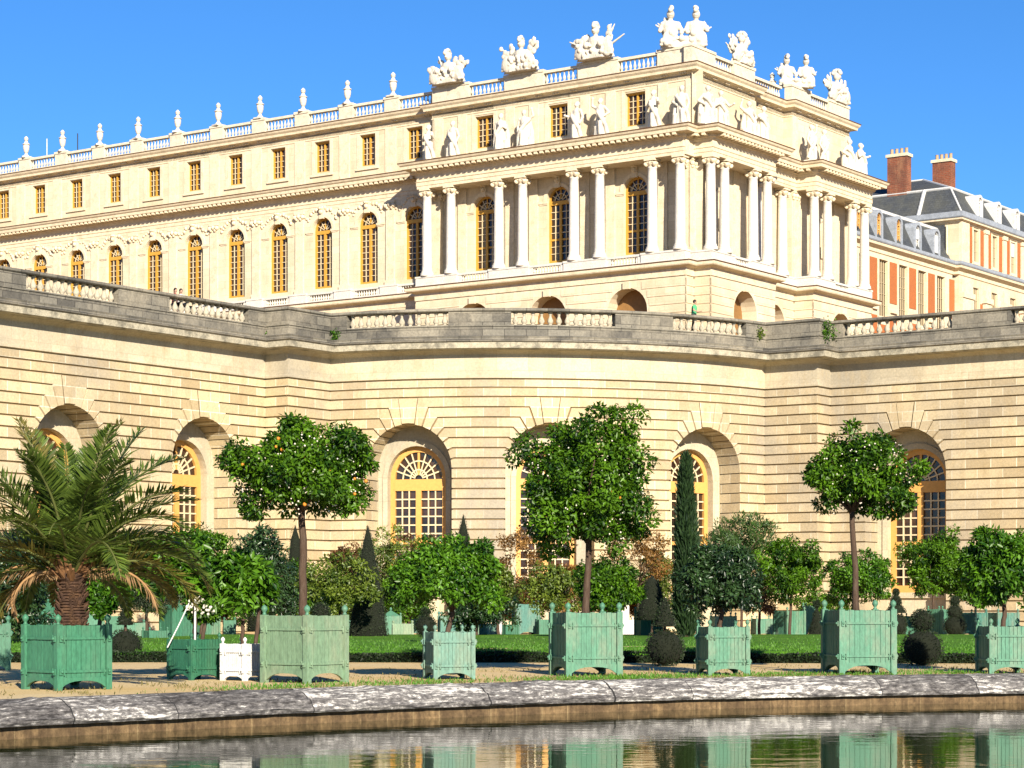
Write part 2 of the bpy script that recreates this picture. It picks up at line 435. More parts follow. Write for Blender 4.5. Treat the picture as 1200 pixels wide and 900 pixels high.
def side_poly(uc, j, sgn, far):
    """course line j above the springing on one side (sgn -1 left, 1 right) of an arch, from the intrados out to 'far'"""
    t = R(TH[j]); z = ZS + CH * j
    i = (uc + sgn * RA * math.cos(t), ZS + RA * math.sin(t))
    q = (uc + sgn * (CH * j / math.tan(t)), z) if j else (uc + sgn * (RA + .2), z)
    return [i, ((i[0] + q[0]) / 2, (i[1] + q[1]) / 2), q]
def rusticated(M, s0, s1, arches, nsub, name='wall', ex=(0, 0)):
    mb = MB(); bk = MB()
    edges = [s0] + sum([[a - RA, a + RA] for a in arches], []) + [s1]
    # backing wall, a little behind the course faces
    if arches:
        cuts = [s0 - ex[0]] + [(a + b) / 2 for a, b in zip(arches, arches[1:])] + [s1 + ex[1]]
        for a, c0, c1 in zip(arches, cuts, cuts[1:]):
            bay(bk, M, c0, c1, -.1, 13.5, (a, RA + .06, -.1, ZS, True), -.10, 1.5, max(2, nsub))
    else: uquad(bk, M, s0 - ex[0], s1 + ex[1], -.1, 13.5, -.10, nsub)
    for k in range(16):
        for i in range(0, len(edges), 2):
            a, b = edges[i], edges[i + 1]
            strip(mb, M, lin((a, CH * k), (b, CH * k), nsub), lin((a, CH * (k + 1)), (b, CH * (k + 1)), nsub), (1.6 if i else None, 1.6 if i + 2 < len(edges) else None))
    for j in range(7):
        for i in range(len(arches) + 1):
            lows, highs = [], []
            for jj, out in ((j, lows), (j + 1, highs)):
                z = ZS + CH * jj
                lft = side_poly(arches[i - 1], jj, 1, 0) if i else [(s0, z)]
                rgt = side_poly(arches[i], jj, -1, 0)[::-1] if i < len(arches) else [(s1, z)]
                out += lft[:-1] + lin(lft[-1], rgt[0], nsub) + rgt[1:]
            strip(mb, M, lows, highs, (1.6 if i else None, 1.6 if i < len(arches) else None))
    for a in arches:                                            # keystones
        t = R(TH[7]); q = CH * 7 / math.tan(t); low = [(a - RA * math.cos(R(x)), ZS + RA * math.sin(R(x))) for x in (82, 90, 98)]
        strip(mb, M, low, [(a - q, ZS + 7 * CH), (a, ZS + 7 * CH), (a + q, ZS + 7 * CH)])
        for b, c in zip(low, low[1:]): mb.face([M(b[0], 0, b[1]), M(b[0], -1.6, b[1]), M(c[0], -1.6, c[1]), M(c[0], 0, c[1])])
    n2 = nsub * max(1, len(arches))
    for z0, z1 in ((ZS + 7 * CH, 13.0), (13.0, 13.46)): strip(mb, M, lin((s0, z0), (s1, z0), n2), lin((s0, z1), (s1, z1), n2))
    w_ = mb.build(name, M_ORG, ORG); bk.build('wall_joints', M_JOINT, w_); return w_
def niche(M, a, label=None):
    """back of one arch: plain wall with an inner arch, a glazed door frame behind it"""
    mb = MB(); R2, Z2 = 1.78, 8.25
    bay(mb, M, a - RA - .06, a + RA + .06, -.1, 11.3, (a, R2, 2.1, Z2, True), -1.6, .55, 2)
    archivolt(mb, M, a, R2, .3, Z2, -1.6, -1.52)
    for s in (-1, 1): ubox(mb, M, a + s * (R2 + .15) - .15, a + s * (R2 + .15) + .15, -1.6, -1.52, 2.1, Z2)
    ubox(mb, M, a - R2 - .35, a + R2 + .35, -1.6, -1.42, 1.8, 2.1)
    mb.build('niche_wall', M_ORGP, ORG)
    w = casement('window', ORG, M, a, R2, 2.1, Z2, True, -2.05, 3, 11, M_OCHL, .075, .3, .34, .62, 10, (.36, .68), (5,))
    return w
_a = [4.66, 14.08, 23.5]
AL = [LW - x for x in reversed(_a)]
mLeft = seg_map(PL, P1); mRight = seg_map(P4, PR)
AR_ = [4.5, 13.9, 23.3]
AC = [arc_at_px(478), arc_at_px(645), arc_at_px(829)]
rusticated(mLeft, 0, LW, AL, 3, ex=(0, .13)); rusticated(seg_map(P1, P2), 0, 1.6, [], 1, ex=(.13, 0)); rusticated(seg_map(P2, C_L), 0, 3.5, [], 1, ex=(0, .13))
rusticated(arc_map, 0, ARC, AC, 6, ex=(.13, .13))
rusticated(seg_map(C_R, P3), 0, 3.3, [], 1, ex=(.13, 0)); rusticated(seg_map(P3, P4), 0, 1.6, [], 1, ex=(0, .13)); rusticated(mRight, 0, RW, AR_, 3, ex=(.13, 0))
for M, L in ((mLeft, AL), (arc_map, AC), (mRight, AR_)):
    for a in L: niche(M, a)
mb = MB()
mb.sweep(WALLPATH, [(-.1, 13.46), (.07, 13.5), (.07, 13.6), (0, 13.66), (0, 14.75), (.12, 14.85), (.3, 14.95), (-.2, 14.95)])
mb.build('frieze', M_ORGP, ORG)
mb = MB()
mb.sweep(WALLPATH, [(-.2, 14.952), (.85, 14.952), (.95, 15.0), (.98, 15.3), (-.2, 15.3)])
mb.build('cornice_fascia', M_FASC, ORG)
mb = MB()
mb.sweep(WALLPATH, [(-.4, 15.302), (1.0, 15.302), (1.08, 15.36), (1.08, 15.44), (1.0, 15.46), (.96, 15.52), (1.0, 15.6), (.8, 15.66), (.3, 15.7), (.22, 15.78), (.22, 16.2), (.28, 16.22), (.28, 16.28), (-.55, 16.28), (-.55, 15.3)])
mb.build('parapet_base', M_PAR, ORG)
# parapet: solid dies and open bays, found from their photo columns
PS = [0]
for i in range(1, len(WALLPATH)): PS.append(PS[-1] + math.hypot(WALLPATH[i][0] - WALLPATH[i - 1][0], WALLPATH[i][1] - WALLPATH[i - 1][1]))
def path_at(s):
    s = max(0, min(PS[-1] - 1e-4, s))
    for i in range(len(PS) - 1):
        if s <= PS[i + 1]:
            t = (s - PS[i]) / (PS[i + 1] - PS[i]); a, b = WALLPATH[i], WALLPATH[i + 1]
            d = unit(b[0] - a[0], b[1] - a[1]); return (a[0] + (b[0] - a[0]) * t, a[1] + (b[1] - a[1]) * t), d
def s_at_px(px, lo, hi):
    for _ in range(60):
        m = (lo + hi) / 2; p, d = path_at(m)
        if CX + F * p[0] / p[1] < px: lo = m
        else: hi = m
    return lo
def subpath(s0, s1):
    pts = [path_at(s0)[0]] + [WALLPATH[i] for i in range(len(PS)) if s0 + .05 < PS[i] < s1 - .05] + [path_at(s1)[0]]
    return pts
sL1, sA0, sA1 = PS[1], PS[3], PS[3 + NARC]; sR0 = PS[-2]
bays = [(2, 8.5), (s_at_px(28, 0, sL1), s_at_px(136, 0, sL1)), (s_at_px(196, 0, sL1), s_at_px(289, 0, sL1)),
        (s_at_px(408, sA0, sA1), s_at_px(526, sA0, sA1)), (s_at_px(599, sA0, sA1), s_at_px(720, sA0, sA1)), (s_at_px(787, sA0, sA1), s_at_px(872, sA0, sA1)),
        (s_at_px(989, sR0, PS[-1]), s_at_px(1117, sR0, PS[-1])), (s_at_px(1186, sR0, PS[-1]), s_at_px(1186, sR0, PS[-1]) + 6)]
last = 0
bal_me = None
for a, b in bays + [(PS[-1], PS[-1])]:
    if a - last > .1:
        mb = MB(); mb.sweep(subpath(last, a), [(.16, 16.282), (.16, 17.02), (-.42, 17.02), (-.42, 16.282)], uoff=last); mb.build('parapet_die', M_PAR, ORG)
    last = b
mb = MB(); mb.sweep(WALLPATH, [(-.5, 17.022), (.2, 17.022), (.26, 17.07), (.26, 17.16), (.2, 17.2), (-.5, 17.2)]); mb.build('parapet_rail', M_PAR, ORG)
mb = MB(); mb.lathe(baluster_prof(.735, .17), 12); bal_me = mb.mesh('baluster', M_BAL, smooth=True)
for a, b in bays:
    n = max(4, round((b - a) / .47)); bmb = MB()
    bmb.sweep(subpath(a, b), [(.1, 16.284), (.1, 16.33), (-.36, 16.33), (-.36, 16.284)])
    bs = bmb.build('balustrade_sill', M_BAL, ORG)
    for i in range(n):
        p, d = path_at(a + (b - a) * (i + .5) / n)
        link('baluster', bal_me, bs, (p[0] + d[1] * -.13 - ORG.location.x, p[1] + d[0] * .13 - ORG.location.y, 16.29), random.random() * 3)
# weeds in the joints of the parapet are planted further down
# ------------------------------------------------------------------ the palace; local plan axes u (left along the long front) and v (back along the short front)
B0 = ((814 - 600) / F * 163, 163.0)
PAL = thing('palace', 'pale stone palace with tall columned porticos and arched windows rising behind the terrace wall', 'palace', (B0[0], B0[1], 16))
def W(u, v): return (B0[0] + u * DS[0] + v * DW[0], B0[1] + u * DS[1] + v * DW[1])
def WP(L): return [W(*p) for p in L]
def lmap(v):        # long front: u runs left, so the wall coordinate s = -u runs right
    return lambda s, o, z: (*W(-s, v - o), z)
def rmap(u):        # short front, facing right
    return lambda s, o, z: (*W(u - o, s), z)
UE = 92.0
# ---- walls
mb = MB()
ww = 0.7
wing_u = [26.5 + 4.835 * k for k in range(0, 14)]
av_u = [5.25, 12.22, 19.2]
mW, mA, mR, mR2 = lmap(ww), lmap(.2), rmap(.2), rmap(1.0)
edges = [24.2] + [u + 2.4175 for u in wing_u]
for u, e0, e1 in zip(wing_u, edges, edges[1:]):
    bay(mb, mW, -e1, -e0, 26.4, 35.2, (-u, 1.04, 27.62, 32.48, True), 0, .5)
    bay(mb, mW, -e1, -e0, 36, 40.7, (-u, .8, 37.28, 39.82, False), 0, .45)
uquad(mb, mW, -edges[-1], -24.2, 15, 26)
cuts = [-.6, 8.7, 15.7, 24.3]
for u, e0, e1 in zip(av_u, cuts, cuts[1:]):
    bay(mb, mA, -e1, -e0, 26.4, 35.2, (-u, 1.05, 27.62, 32.4, True), 0, .6)
    bay(mb, mA, -e1, -e0, 36, 40.7, (-u, .88, 37.25, 39.75, False), 0, .45)
mb.face([(*W(24.3, .2), 36), (*W(24.3, .7), 36), (*W(24.3, .7), 40.7), (*W(24.3, .2), 40.7)])
mb.face([(*W(24.3, .2), 26), (*W(24.3, .7), 26), (*W(24.3, .7), 35.2), (*W(24.3, .2), 35.2)])
for (a, b, M) in ((-.05, 9.5, mR), (9.5, 15.5, mR2), (15.5, 25.6, mR)):
    uquad(mb, M, a, b, 26.4, 35.2); uquad(mb, M, a, b, 36, 40.7)
for v in (9.5, 15.5):
    for z0, z1 in ((26.4, 35.2), (36, 40.7)):
        mb.face([(*W(.2, v), z0), (*W(1.0, v), z0), (*W(1.0, v), z1), (*W(.2, v), z1)])
mb.face([(*W(.2, 25.6), 26.4), (*W(16, 25.6), 26.4), (*W(16, 25.6), 40.7), (*W(.2, 25.6), 40.7)])
mb.build('wall', M_PAL, PAL)
# ---- rusticated ground floor, standing under the porticos
GA, GB, GC = lmap(-1.65), rmap(-1.65), rmap(.05)
GP = MB()
def gfloor(M, s0, s1, arches):
    mb = GP; edges = [s0] + sum([[a - 1.75, a + 1.75] for a in arches], []) + [s1]
    cuts = [s0] + [(a + b) / 2 for a, b in zip(arches, arches[1:])] + [s1]
    if arches:
        for a, c0, c1 in zip(arches, cuts, cuts[1:]): bay(mb, M, c0, c1, 15, 25.9, (a, 1.75, 16, 23.1, True), -.05, 1.3)
        for a in arches:
            dm = MB(); ubox(dm, M, a - 1.8, a + 1.8, -1.4, -1.3, 16, 25); dm.build('arch_door', M_DOOR, PAL)
            ubox(mb, M, a - .28, a + .28, -.1, .14, 24.75, 25.3)
    else: uquad(mb, M, s0, s1, 15, 25.9, -.05)
    z = 25.25
    while z > 18:
        for i in range(0, len(edges), 2):
            a, b = edges[i], edges[i + 1]
            if z > 23.1:                                      # courses end on the arch curve
                rr = math.sqrt(max(0, 1.95 ** 2 - (max(23.1, z - .68) - 23.1) ** 2))
                if i: a = arches[i // 2 - 1] + rr
                if i + 2 < len(edges): b = arches[i // 2] - rr
            if b - a > .2:
                strip(mb, M, lin((a, z - .64), (b, z - .64), 1), lin((a, z), (b, z), 1), (.1, .1))
        z -= .64
gfloor(GA, -24.6, .25, [-19.0, -12.0, -4.85])
gfloor(lambda s, o, z: (*W(-.25 - o, s), z), -1.65, -.5, [])
gfloor(lambda s, o, z: (*W(-s, -.5 - o), z), .25, 1.65, [])
gfloor(GB, -.5, 9.3, [4.75])
gfloor(GC, 9.3, 15.6, [12.45])
gfloor(lambda s, o, z: (*W(-s, 15.6 - o), z), -.05, 1.65, [])
gfloor(GB, 15.6, 26, [20.6])
GP.build('ground_floor_wall', M_PAL, PAL)
# ---- horizontal mouldings
BASE = [(UE, ww), (24.6, ww), (24.6, -1.65), (-.25, -1.65), (-.25, -.5), (-1.65, -.5), (-1.65, 9.3), (.05, 9.3), (.05, 15.6), (-1.65, 15.6), (-1.65, 26), (10, 26)]
mb = MB()
mb.sweep(WP(BASE), [(-.3, 25.35), (.04, 25.4), (.06, 25.9), (.16, 25.98), (.55, 26.08), (.6, 26.16), (.6, 26.36), (.42, 26.44), (-.5, 26.47)])
mb.build('base_cornice', M_PALT, PAL)
ENT = [(UE, ww), (24.35, ww), (24.35, -1.75), (-.05, -1.75), (-.05, -.4), (-1.75, -.4), (-1.75, 9.1), (0, 9.1), (0, 15.9), (-1.75, 15.9), (-1.75, 25.75), (10, 25.75)]
mb = MB()
mb.sweep(WP(ENT), [(-.55, 34.2), (.02, 34.2), (.02, 34.42), (.06, 34.44), (.06, 34.7), (.12, 34.76), (.04, 34.8), (.04, 35.25), (.1, 35.3), (.14, 35.42), (.26, 35.45), (.28, 35.66), (.92, 35.70), (.95, 35.92), (1.05, 36.0), (1.12, 36.14), (.8, 36.2), (-.6, 36.26)])
                                                      # modillions under the cornice
for (a, b) in zip(ENT, ENT[1:]):
    L = math.hypot(b[0] - a[0], b[1] - a[1]); n = int(L / .52)
    if L > 60: n = int(L / .52)
    d = ((b[0] - a[0]) / L, (b[1] - a[1]) / L)
    A, B_ = W(*a), W(*b); wd = unit(B_[0] - A[0], B_[1] - A[1]); M = (lambda A, wd: lambda s, o, z: (A[0] + wd[0] * s + wd[1] * o, A[1] + wd[1] * s - wd[0] * o, z))(A, wd)
    for i in range(n):
        s = (i + .5) * L / n; ubox(mb, M, s - .14, s + .14, .27, .88, 35.50, 35.72)
mb.build('main_cornice', M_PALT, PAL)
ATT = [(UE, ww), (24.35, ww), (24.35, .2), (.2, .2), (.2, 9.5), (1.0, 9.5), (1.0, 15.5), (.2, 15.5), (.2, 25.6), (14, 25.6)]
mb = MB()
mb.sweep(WP(ATT), [(-.1, 40.02), (.05, 40.05), (.05, 40.12), (0, 40.16), (0, 40.5), (.1, 40.6), (.5, 40.68), (.53, 40.86), (.66, 41.0), (.72, 41.14), (.4, 41.22), (-.6, 41.25)])
for (a, b) in zip(ATT, ATT[1:]):
    L = math.hypot(b[0] - a[0], b[1] - a[1])
    if L < 2: continue
    A, B_ = W(*a), W(*b); wd = unit(B_[0] - A[0], B_[1] - A[1]); M = (lambda A, wd: lambda s, o, z: (A[0] + wd[0] * s + wd[1] * o, A[1] + wd[1] * s - wd[0] * o, z))(A, wd)
    n = int(L / 1.6)
    for i in range(n):
        s = (i + .5) * L / n
        for q in (-.22, .0, .22): ubox(mb, M, s + q - .07, s + q + .07, .05, .26, 40.52, 40.66)
mb.build('attic_cornice', M_PALT, PAL)
for P_, o, z in ((ENT, 1.0, 36.145), (ATT, .6, 41.145), (BASE, .5, 26.37)):
    mb = MB(); mb.sweep(WP(P_), [(o - .5, z + .09), (o - .3, z + .002), (o + .145, z + .002), (o + .15, z + .07), (o - .5, z + .13)]); mb.build('ledge_flashing', M_FLASH, PAL)
# ---- slabs, ceilings and roofs
mb = MB()
mb.prism(WP([(24.3, .6), (24.3, -1.6), (-.2, -1.6), (-.2, -.3), (-1.6, -.3), (-1.6, 9.0), (.15, 9.0), (.15, 15.95), (-1.6, 15.95), (-1.6, 25.7), (3, 25.7), (3, 3), (24.3, 3)][::-1]), 34.215, 36.2)
mb.prism(WP([(24.5, .6), (24.5, -1.6), (-.2, -1.6), (-.2, -.45), (-1.6, -.45), (-1.6, 9.25), (.1, 9.25), (.1, 15.65), (-1.6, 15.65), (-1.6, 25.95), (3, 25.95), (3, 3), (24.5, 3)][::-1]), 25.95, 26.46)
mb.build('portico_slab', M_PALT, PAL)
mb = MB()
mb.prism(WP([(UE, .9), (24.3, .9), (24.2, .4), (.4, .4), (.4, 9.4), (1.2, 9.4), (1.2, 15.6), (.4, 15.6), (.4, 25.5), (16, 25.5), (16, 18), (UE, 18)][::-1]), 40.9, 41.2)
mb.build('roof', M_LEAD, PAL)
mb = MB(); mb.prism(WP([(UE, 17), (16, 17), (16, 25.4), (15, 25.4), (15, 16), (UE, 16)][::-1]), 15, 40.9)
mb.prism(WP([(UE - .6, .9), (UE, .9), (UE, 17), (UE - .6, 17)][::-1]), 15, 40.9); mb.build('rear_wall', M_PAL, PAL)
# ---- pedestals, balustrades under the windows
def dado(M, spans, windows, d0, d1, back):
    for a, b in spans:
        mb = MB(); ubox(mb, M, a, b, d0, d1, 26.47, 27.28); ubox(mb, M, a - .04, b + .04, d0, d1 + .04, 27.16, 27.3); ubox(mb, M, a - .03, b + .03, d0, d1 + .03, 26.47, 26.6)
        mb.build('pedestal', M_MARB, PAL)
    for a, b in windows:
        mb = MB(); m = d1 - .1
        ubox(mb, M, a, b, m - .22, m, 26.47, 26.62); ubox(mb, M, a, b, m - .24, m + .02, 27.1, 27.26)
        ubox(mb, M, a, a + .35, m - .2, m - .02, 26.62, 27.1); ubox(mb, M, b - .35, b, m - .2, m - .02, 26.62, 27.1)
        n = max(4, int((b - a - .7) / .24)); 
        for i in range(n):
            u = a + .35 + (b - a - .7) * (i + .5) / n; p = M(u, m - .11, 26.62)
            mb.lathe(baluster_prof(.48, .085), 7, p)
        mb.build('balcony_balustrade', M_MARB, PAL)
col_u = [(.42, 2.8), (7.42, 9.72), (14.45, 16.7), (21.3, 23.65)]
sp = [(-24.55, -20.5)] + [(-b - .75, -a + .75) for a, b in reversed(col_u[1:3])] + [(-3.6, .2)]
dado(lmap(-1.4), sp, [(-20.5, -17.45), (-13.7, -10.47), (-6.67, -3.6)], -.45, .3, .2)
dado(lmap(ww), [(-u - 2.4175 - .9, -u - 2.4175 + .9) for u in wing_u[:-1]], [(-u - 1.5175, -u + 1.5175) for u in wing_u[:-1]], 0, .35, 0)
def ped(M, p, q, d0, d1):
    mb = MB(); ubox(mb, M, p, q, d0, d1, 26.47, 27.28); ubox(mb, M, p - .04, q + .04, d0, d1 + .04, 27.16, 27.3); mb.build('pedestal', M_MARB, PAL)
for p, q in ((-.4, 3.0), (5.6, 9.25), (15.65, 19.25), (22.15, 25.95)): ped(rmap(-1.4), p, q, -.45, .32)
ped(rmap(.45), 9.3, 15.6, -.3, .35); ped(lmap(-.4), -.2, 1.7, -.4, .08); ped(lmap(15.7), -.1, 1.7, -.3, .1)
dado(rmap(-1.4), [], [(3.0, 5.6), (19.25, 22.15)], -.45, .3, 0)
# ---- columns: one mesh each for shaft and capital, shared
mb = MB(); r = .40
mb.lathe([(r * 1.38, 0), (r * 1.38, .12), (r * 1.28, .13), (r * 1.36, .2), (r * 1.3, .27), (r * 1.12, .3), (r * 1.18, .36), (r * 1.12, .41), (r, .46)] + [(r * (1 - .16 * (k / 12) ** 1.8), .46 + 5.75 * k / 12) for k in range(1, 13)] + [(r * .95, 6.25), (r * .84, 6.3)], 20)
ME_COL = mb.mesh('column', M_MARB, smooth=True)
mb = MB()
mb.lathe([(r * .86, 6.26), (r * .9, 6.36), (r * 1.12, 6.5), (r * 1.2, 6.62), (r * 1.0, 6.7)], 16)
for sx in (-1, 1):
    for sy in (-1, 1):
        for k, (q, z) in enumerate(((.42, 6.47), (.47, 6.5), (.39, 6.53))): mb.ball((sx * q * .82, sy * q * .82, z), .15 - .02 * k, 8, 6, (1, 1, 1.1))
        mb.capsule((sx * .2, sy * .42, 6.62), (sx * .4, sy * .4, 6.58), .06, n=6)
    mb.ball((sx * .0, .36, 6.6), .11, 8, 5); mb.ball((0, sx * .38, 6.58), .11, 8, 5); mb.ball((sx * .38, 0, 6.58), .11, 8, 5)
mb.box(-.47, .47, -.47, .47, 6.74, 6.92)
ME_CAP = mb.mesh('capital', M_PALT)
ang = math.atan2(DS[1], DS[0])
def column(u, v):
    p = W(u, v); c = link('column', ME_COL, PAL, (p[0] - B0[0], p[1] - B0[1], 27.3 - 16), ang)
    link('capital', ME_CAP, c)
for a, b in col_u: column(a, -1.35); column(b, -1.35)
for v in (.02, 2.05, 6.4, 8.62, 16.35, 18.6, 23.0, 25.25): column(-1.35, v)
column(.5, 14.5); column(.5, 10.4)
def pier(u0, u1, v0, v1):
    mb = MB(); mb.prism(WP([(u0, v0), (u1, v0), (u1, v1), (u0, v1)]), 27.28, 34.22)
    mb.prism(WP([(u0 - .08, v0 - .08), (u1 + .08, v0 - .08), (u1 + .08, v1 + .08), (u0 - .08, v1 + .08)]), 27.28, 27.62)
    mb.prism(WP([(u0 - .1, v0 - .1), (u1 + .1, v0 - .1), (u1 + .1, v1 + .1), (u0 - .1, v1 + .1)]), 34.0, 34.21)
    for (u, v) in ((u0, v0), (u1, v0), (u0, v1), ((u0 + u1) / 2, v0 - .05), (u0 - .05, (v0 + v1) / 2)):
        p = W(u, v); mb.ball((*p, 33.78), .2, 8, 6); mb.ball((*p, 33.55), .13, 6, 5)
    mb.build('corner_pier', M_PALT, PAL)
pier(.0, 1.0, -.3, .7); pier(.1, .9, 15.65, 16.5)
pier(23.2, 24.3, -.25, .5)
# ---- windows and their dressings
def keystone(M, u, z, s=1.0, par=None):
    mb = MB(); p = M(u, .12, z)
    ubox(mb, M, u - .24 * s, u + .24 * s, 0, .2, z - .35, z + .55); mb.ball(M(u, .22, z + .2), .2 * s, 8, 6); mb.ball(M(u, .18, z + .5), .24 * s, 8, 6, (1.2, 1, .6))
    mb.build('keystone', M_PALT, par)
def dress(M, u, r, zs, par, extra=True):
    wm = MB()
    archivolt(wm, M, u, r + .03, .26, zs, 0, .09)
    for s in (-1, 1):
        ubox(wm, M, u + s * (r + .32) - .42, u + s * (r + .32) + .42, 0, .1, zs - .18, zs + .0)
        ubox(wm, M, u + s * (r + .3) - .36, u + s * (r + .3) + .36, 0, .05, zs - .28, zs - .18)
        if extra:                                             # carved trophies in the spandrels
            for k in range(7):
                a = R(25 + 11 * k); rr = r + .55 + .2 * random.random()
                wm.ball(M(u + s * rr * math.cos(a), .02, zs + .25 + rr * math.sin(a) * .9), .09 + .09 * random.random(), 6, 4)
            for k in range(4): wm.ball(M(u + s * (r + .75) + random.uniform(-.3, .3), .02, zs + 1.05 + random.uniform(-.25, .3)), .13, 6, 4)
    wm.build('surround', M_PALT, par)
def attic_dress(M, u, r, par):
    wm = MB()
    for s in (-1, 1): ubox(wm, M, u + s * (r + .17) - .15, u + s * (r + .17) + .15, 0, .05, 37.12, 40.0)
    ubox(wm, M, u - r - .02, u + r + .02, 0, .05, 39.85, 40.0); ubox(wm, M, u - r - .4, u + r + .4, 0, .14, 36.95, 37.12)
    wm.build('surround', M_PALT, par)
for u in wing_u:
    w_ = casement('window', PAL, mW, -u, 1.04, 27.62, 32.48, True, -.42, 2, 9, M_OCH, .055, .16, .22, .3, 6, (.62,))
    dress(mW, -u, 1.04, 32.48, w_); keystone(mW, -u, 33.75, 1, w_)
    attic_dress(mW, -u, .8, casement('attic_window', PAL, mW, -u, .8, 37.28, 39.82, False, -.4, 2, 5, M_OCH, .05, .1, .13, .12))
for u in av_u:
    w_ = casement('window', PAL, mA, -u, 1.05, 27.62, 32.4, True, -.42, 2, 8, M_OCH, .055, .16, .2, .3, 6, (.62,), (3,))
    dress(mA, -u, 1.05, 32.4, w_, False); keystone(mA, -u, 33.7, 1, w_)
    attic_dress(mA, -u, .88, casement('attic_window', PAL, mA, -u, .88, 37.25, 39.75, False, -.4, 2, 5, M_OCH, .05, .1, .13, .12))
def pilaster(M, s, w, z0, z1, o, name='pilaster', cap=False):
    pm = MB(); ubox(pm, M, s - w, s + w, 0, o, z0, z1)
    if cap:
        ubox(pm, M, s - w - .08, s + w + .08, 0, o + .06, z0, z0 + .42)
        for q in (-1, 1): pm.ball(M(s + q * .4, o + .02, z1 - .45), .2, 8, 6); pm.ball(M(s + q * .22, o + .06, z1 - .65), .13, 6, 5)
        pm.ball(M(s, o + .04, z1 - .4), .2, 6, 5); ubox(pm, M, s - w - .08, s + w + .08, 0, o + .04, z1 - .22, z1)
    pm.build(name, M_PALT, PAL)
for e in edges[1:-1]:
    pilaster(mW, -e, .42, 27.28, 34.2, .16, cap=True); pilaster(mW, -e, .55, 36.2, 40.05, .08, 'attic_pilaster')
for a, b in col_u:
    for u in (a, b): pilaster(mA, -u, .42, 36.2, 40.05, .1, 'attic_pilaster'); pilaster(mA, -u, .4, 27.3, 34.2, .14)
for v in (.4, 9.1, 15.9, 25.2): pilaster(mR, v, .4, 36.2, 40.05, .1, 'attic_pilaster')
for v in (.0, 2.05, 6.4, 8.6, 16.35, 18.6, 23.0, 25.25): pilaster(mR, v, .4, 27.3, 34.2, .14)
for v in (4.25, 20.8):                                        # blank niches behind the short front's columns
    nm = MB()
    archivolt(nm, mR, v, .85, .25, 31.6, 0, .1)
    ubox(nm, mR, v - 1.25, v - .8, 0, .1, 31.3, 31.55); ubox(nm, mR, v + .8, v + 1.25, 0, .1, 31.3, 31.55)
    ubox(nm, mR, v - .5, v + .5, 0, .14, 29.4, 30.3)
    nm.build('blind_arch', M_PALT, PAL)
# ---- roof balustrade: pedestals, rail and turned balusters
urn_u = [28.85 + 4.79 * k for k in range(13)]
tro_u = [22.4, 15.45, 8.6]
def roofbal(M, spans, peds, name='roof_balustrade'):
    mb = MB()
    for a, b in spans:
        ubox(mb, M, a, b, -.42, -.06, 41.25, 41.5); ubox(mb, M, a, b, -.45, -.02, 42.3, 42.5)
        n = max(2, int(abs(b - a) / .36))
        for i in range(n): mb.lathe(baluster_prof(.8, .12), 7, M(a + (b - a) * (i + .5) / n, -.24, 41.5))
    for a, b in peds:
        ubox(mb, M, a, b, -.6, .05, 41.25, 42.56); ubox(mb, M, a - .06, b + .06, -.66, .11, 42.42, 42.62)
    mb.build(name, M_ROOFB, PAL)
pw = [(-u - .72, -u + .72) for u in reversed(urn_u)]
sp = [(a[1], b[0]) for a, b in zip(pw, pw[1:])] + [(pw[-1][1], -24.4)]
for k in range(0, len(sp), 1): roofbal(mW, [sp[k]], [pw[k]])
pa = [(-24.3, -20.7), (-17.25, -13.6), (-10.4, -6.8), (-3.3, -.25)]
roofbal(mA, [(a[1], b[0]) for a, b in zip(pa, pa[1:])], pa)
roofbal(mR, [(3.3, 6.2)], [(-.2, 3.3), (6.2, 9.4)]); roofbal(mR2, [(9.5, 15.4)], []); roofbal(mR, [(18.6, 21.9)], [(15.4, 18.6), (21.9, 25.5)])
# ---- the brick range with slate roofs to the right
BR = thing('brick_range', 'red brick and stone range with slate mansard roofs and tall chimneys right of the palace', 'building', (*W(3, 40), 16))
UB = 1.5
mB = rmap(UB); mP = rmap(1.0)
wall = MB()
def pc(nm, mat, par, M, *bs):
    m = MB()
    for b in bs: ubox(m, M, *b)
    m.build(nm, mat, par)
bw = [26.9, 30.8, 34.7, 38.65, 42.6, 46.6]
cuts = [25] + [(a + b) / 2 for a, b in zip(bw, bw[1:])] + [49.2]
def bwin(M, v, r, z0, z1, nrow=7, shade=0, name='window'):
    w = casement(name, BR, M, v, r, z0, z1, False, -.2, 2, max(3, nrow - 2), M_MUNT if shade < 2 else M_WHITE, .022, .05, .05, .05, dt=.04)
    if shade:
        s = MB(); h = (z1 - z0) * (.45 if shade == 1 else .75); ubox(s, M, v - r + .05, v + r - .05, -.15, -.11, z1 - h, z1 - .02); s.build('blind', M_WHITE, w)
    return w
for v, c0, c1 in zip(bw, cuts, cuts[1:]):
    bay(wall, mB, c0, c1, 15, 32.2, (v, .86, 26.3, 31.2, False), 0, .26)
    w = bwin(mB, v, .86, 26.3, 31.2); c = c1
    pc('surround', M_PALT, w, mB, (v - 1.08, v - .87, 0, .06, 26.2, 31.2), (v + .87, v + 1.08, 0, .06, 26.2, 31.2), (v - 1.0, v + 1.0, 0, .065, 31.2, 31.5))
    pc('brick_panel', M_ORNG, BR, mB, (c - .7, c + .7, 0, .05, 27.6, 31.2)); pc('brick_panel', M_ORNG, BR, mB, (c - .7, c + .7, 0, .05, 24.7, 26.3)); pc('brick_panel', M_ORNG, BR, mB, (v - .6, v + .6, 0, .05, 24.7, 25.6))
    pc('stone_ledge', M_PALT, BR, mB, (c - .6, c + .6, 0, .22, 26.75, 27.0))
pc('stone_band', M_PALT, BR, mB, (25, 49.2, 0, .12, 23.6, 23.9))
v0p, v1p = 49.6, 71.0
bay(wall, rmap(1.0), v0p, 50.0, 15, 37, None)
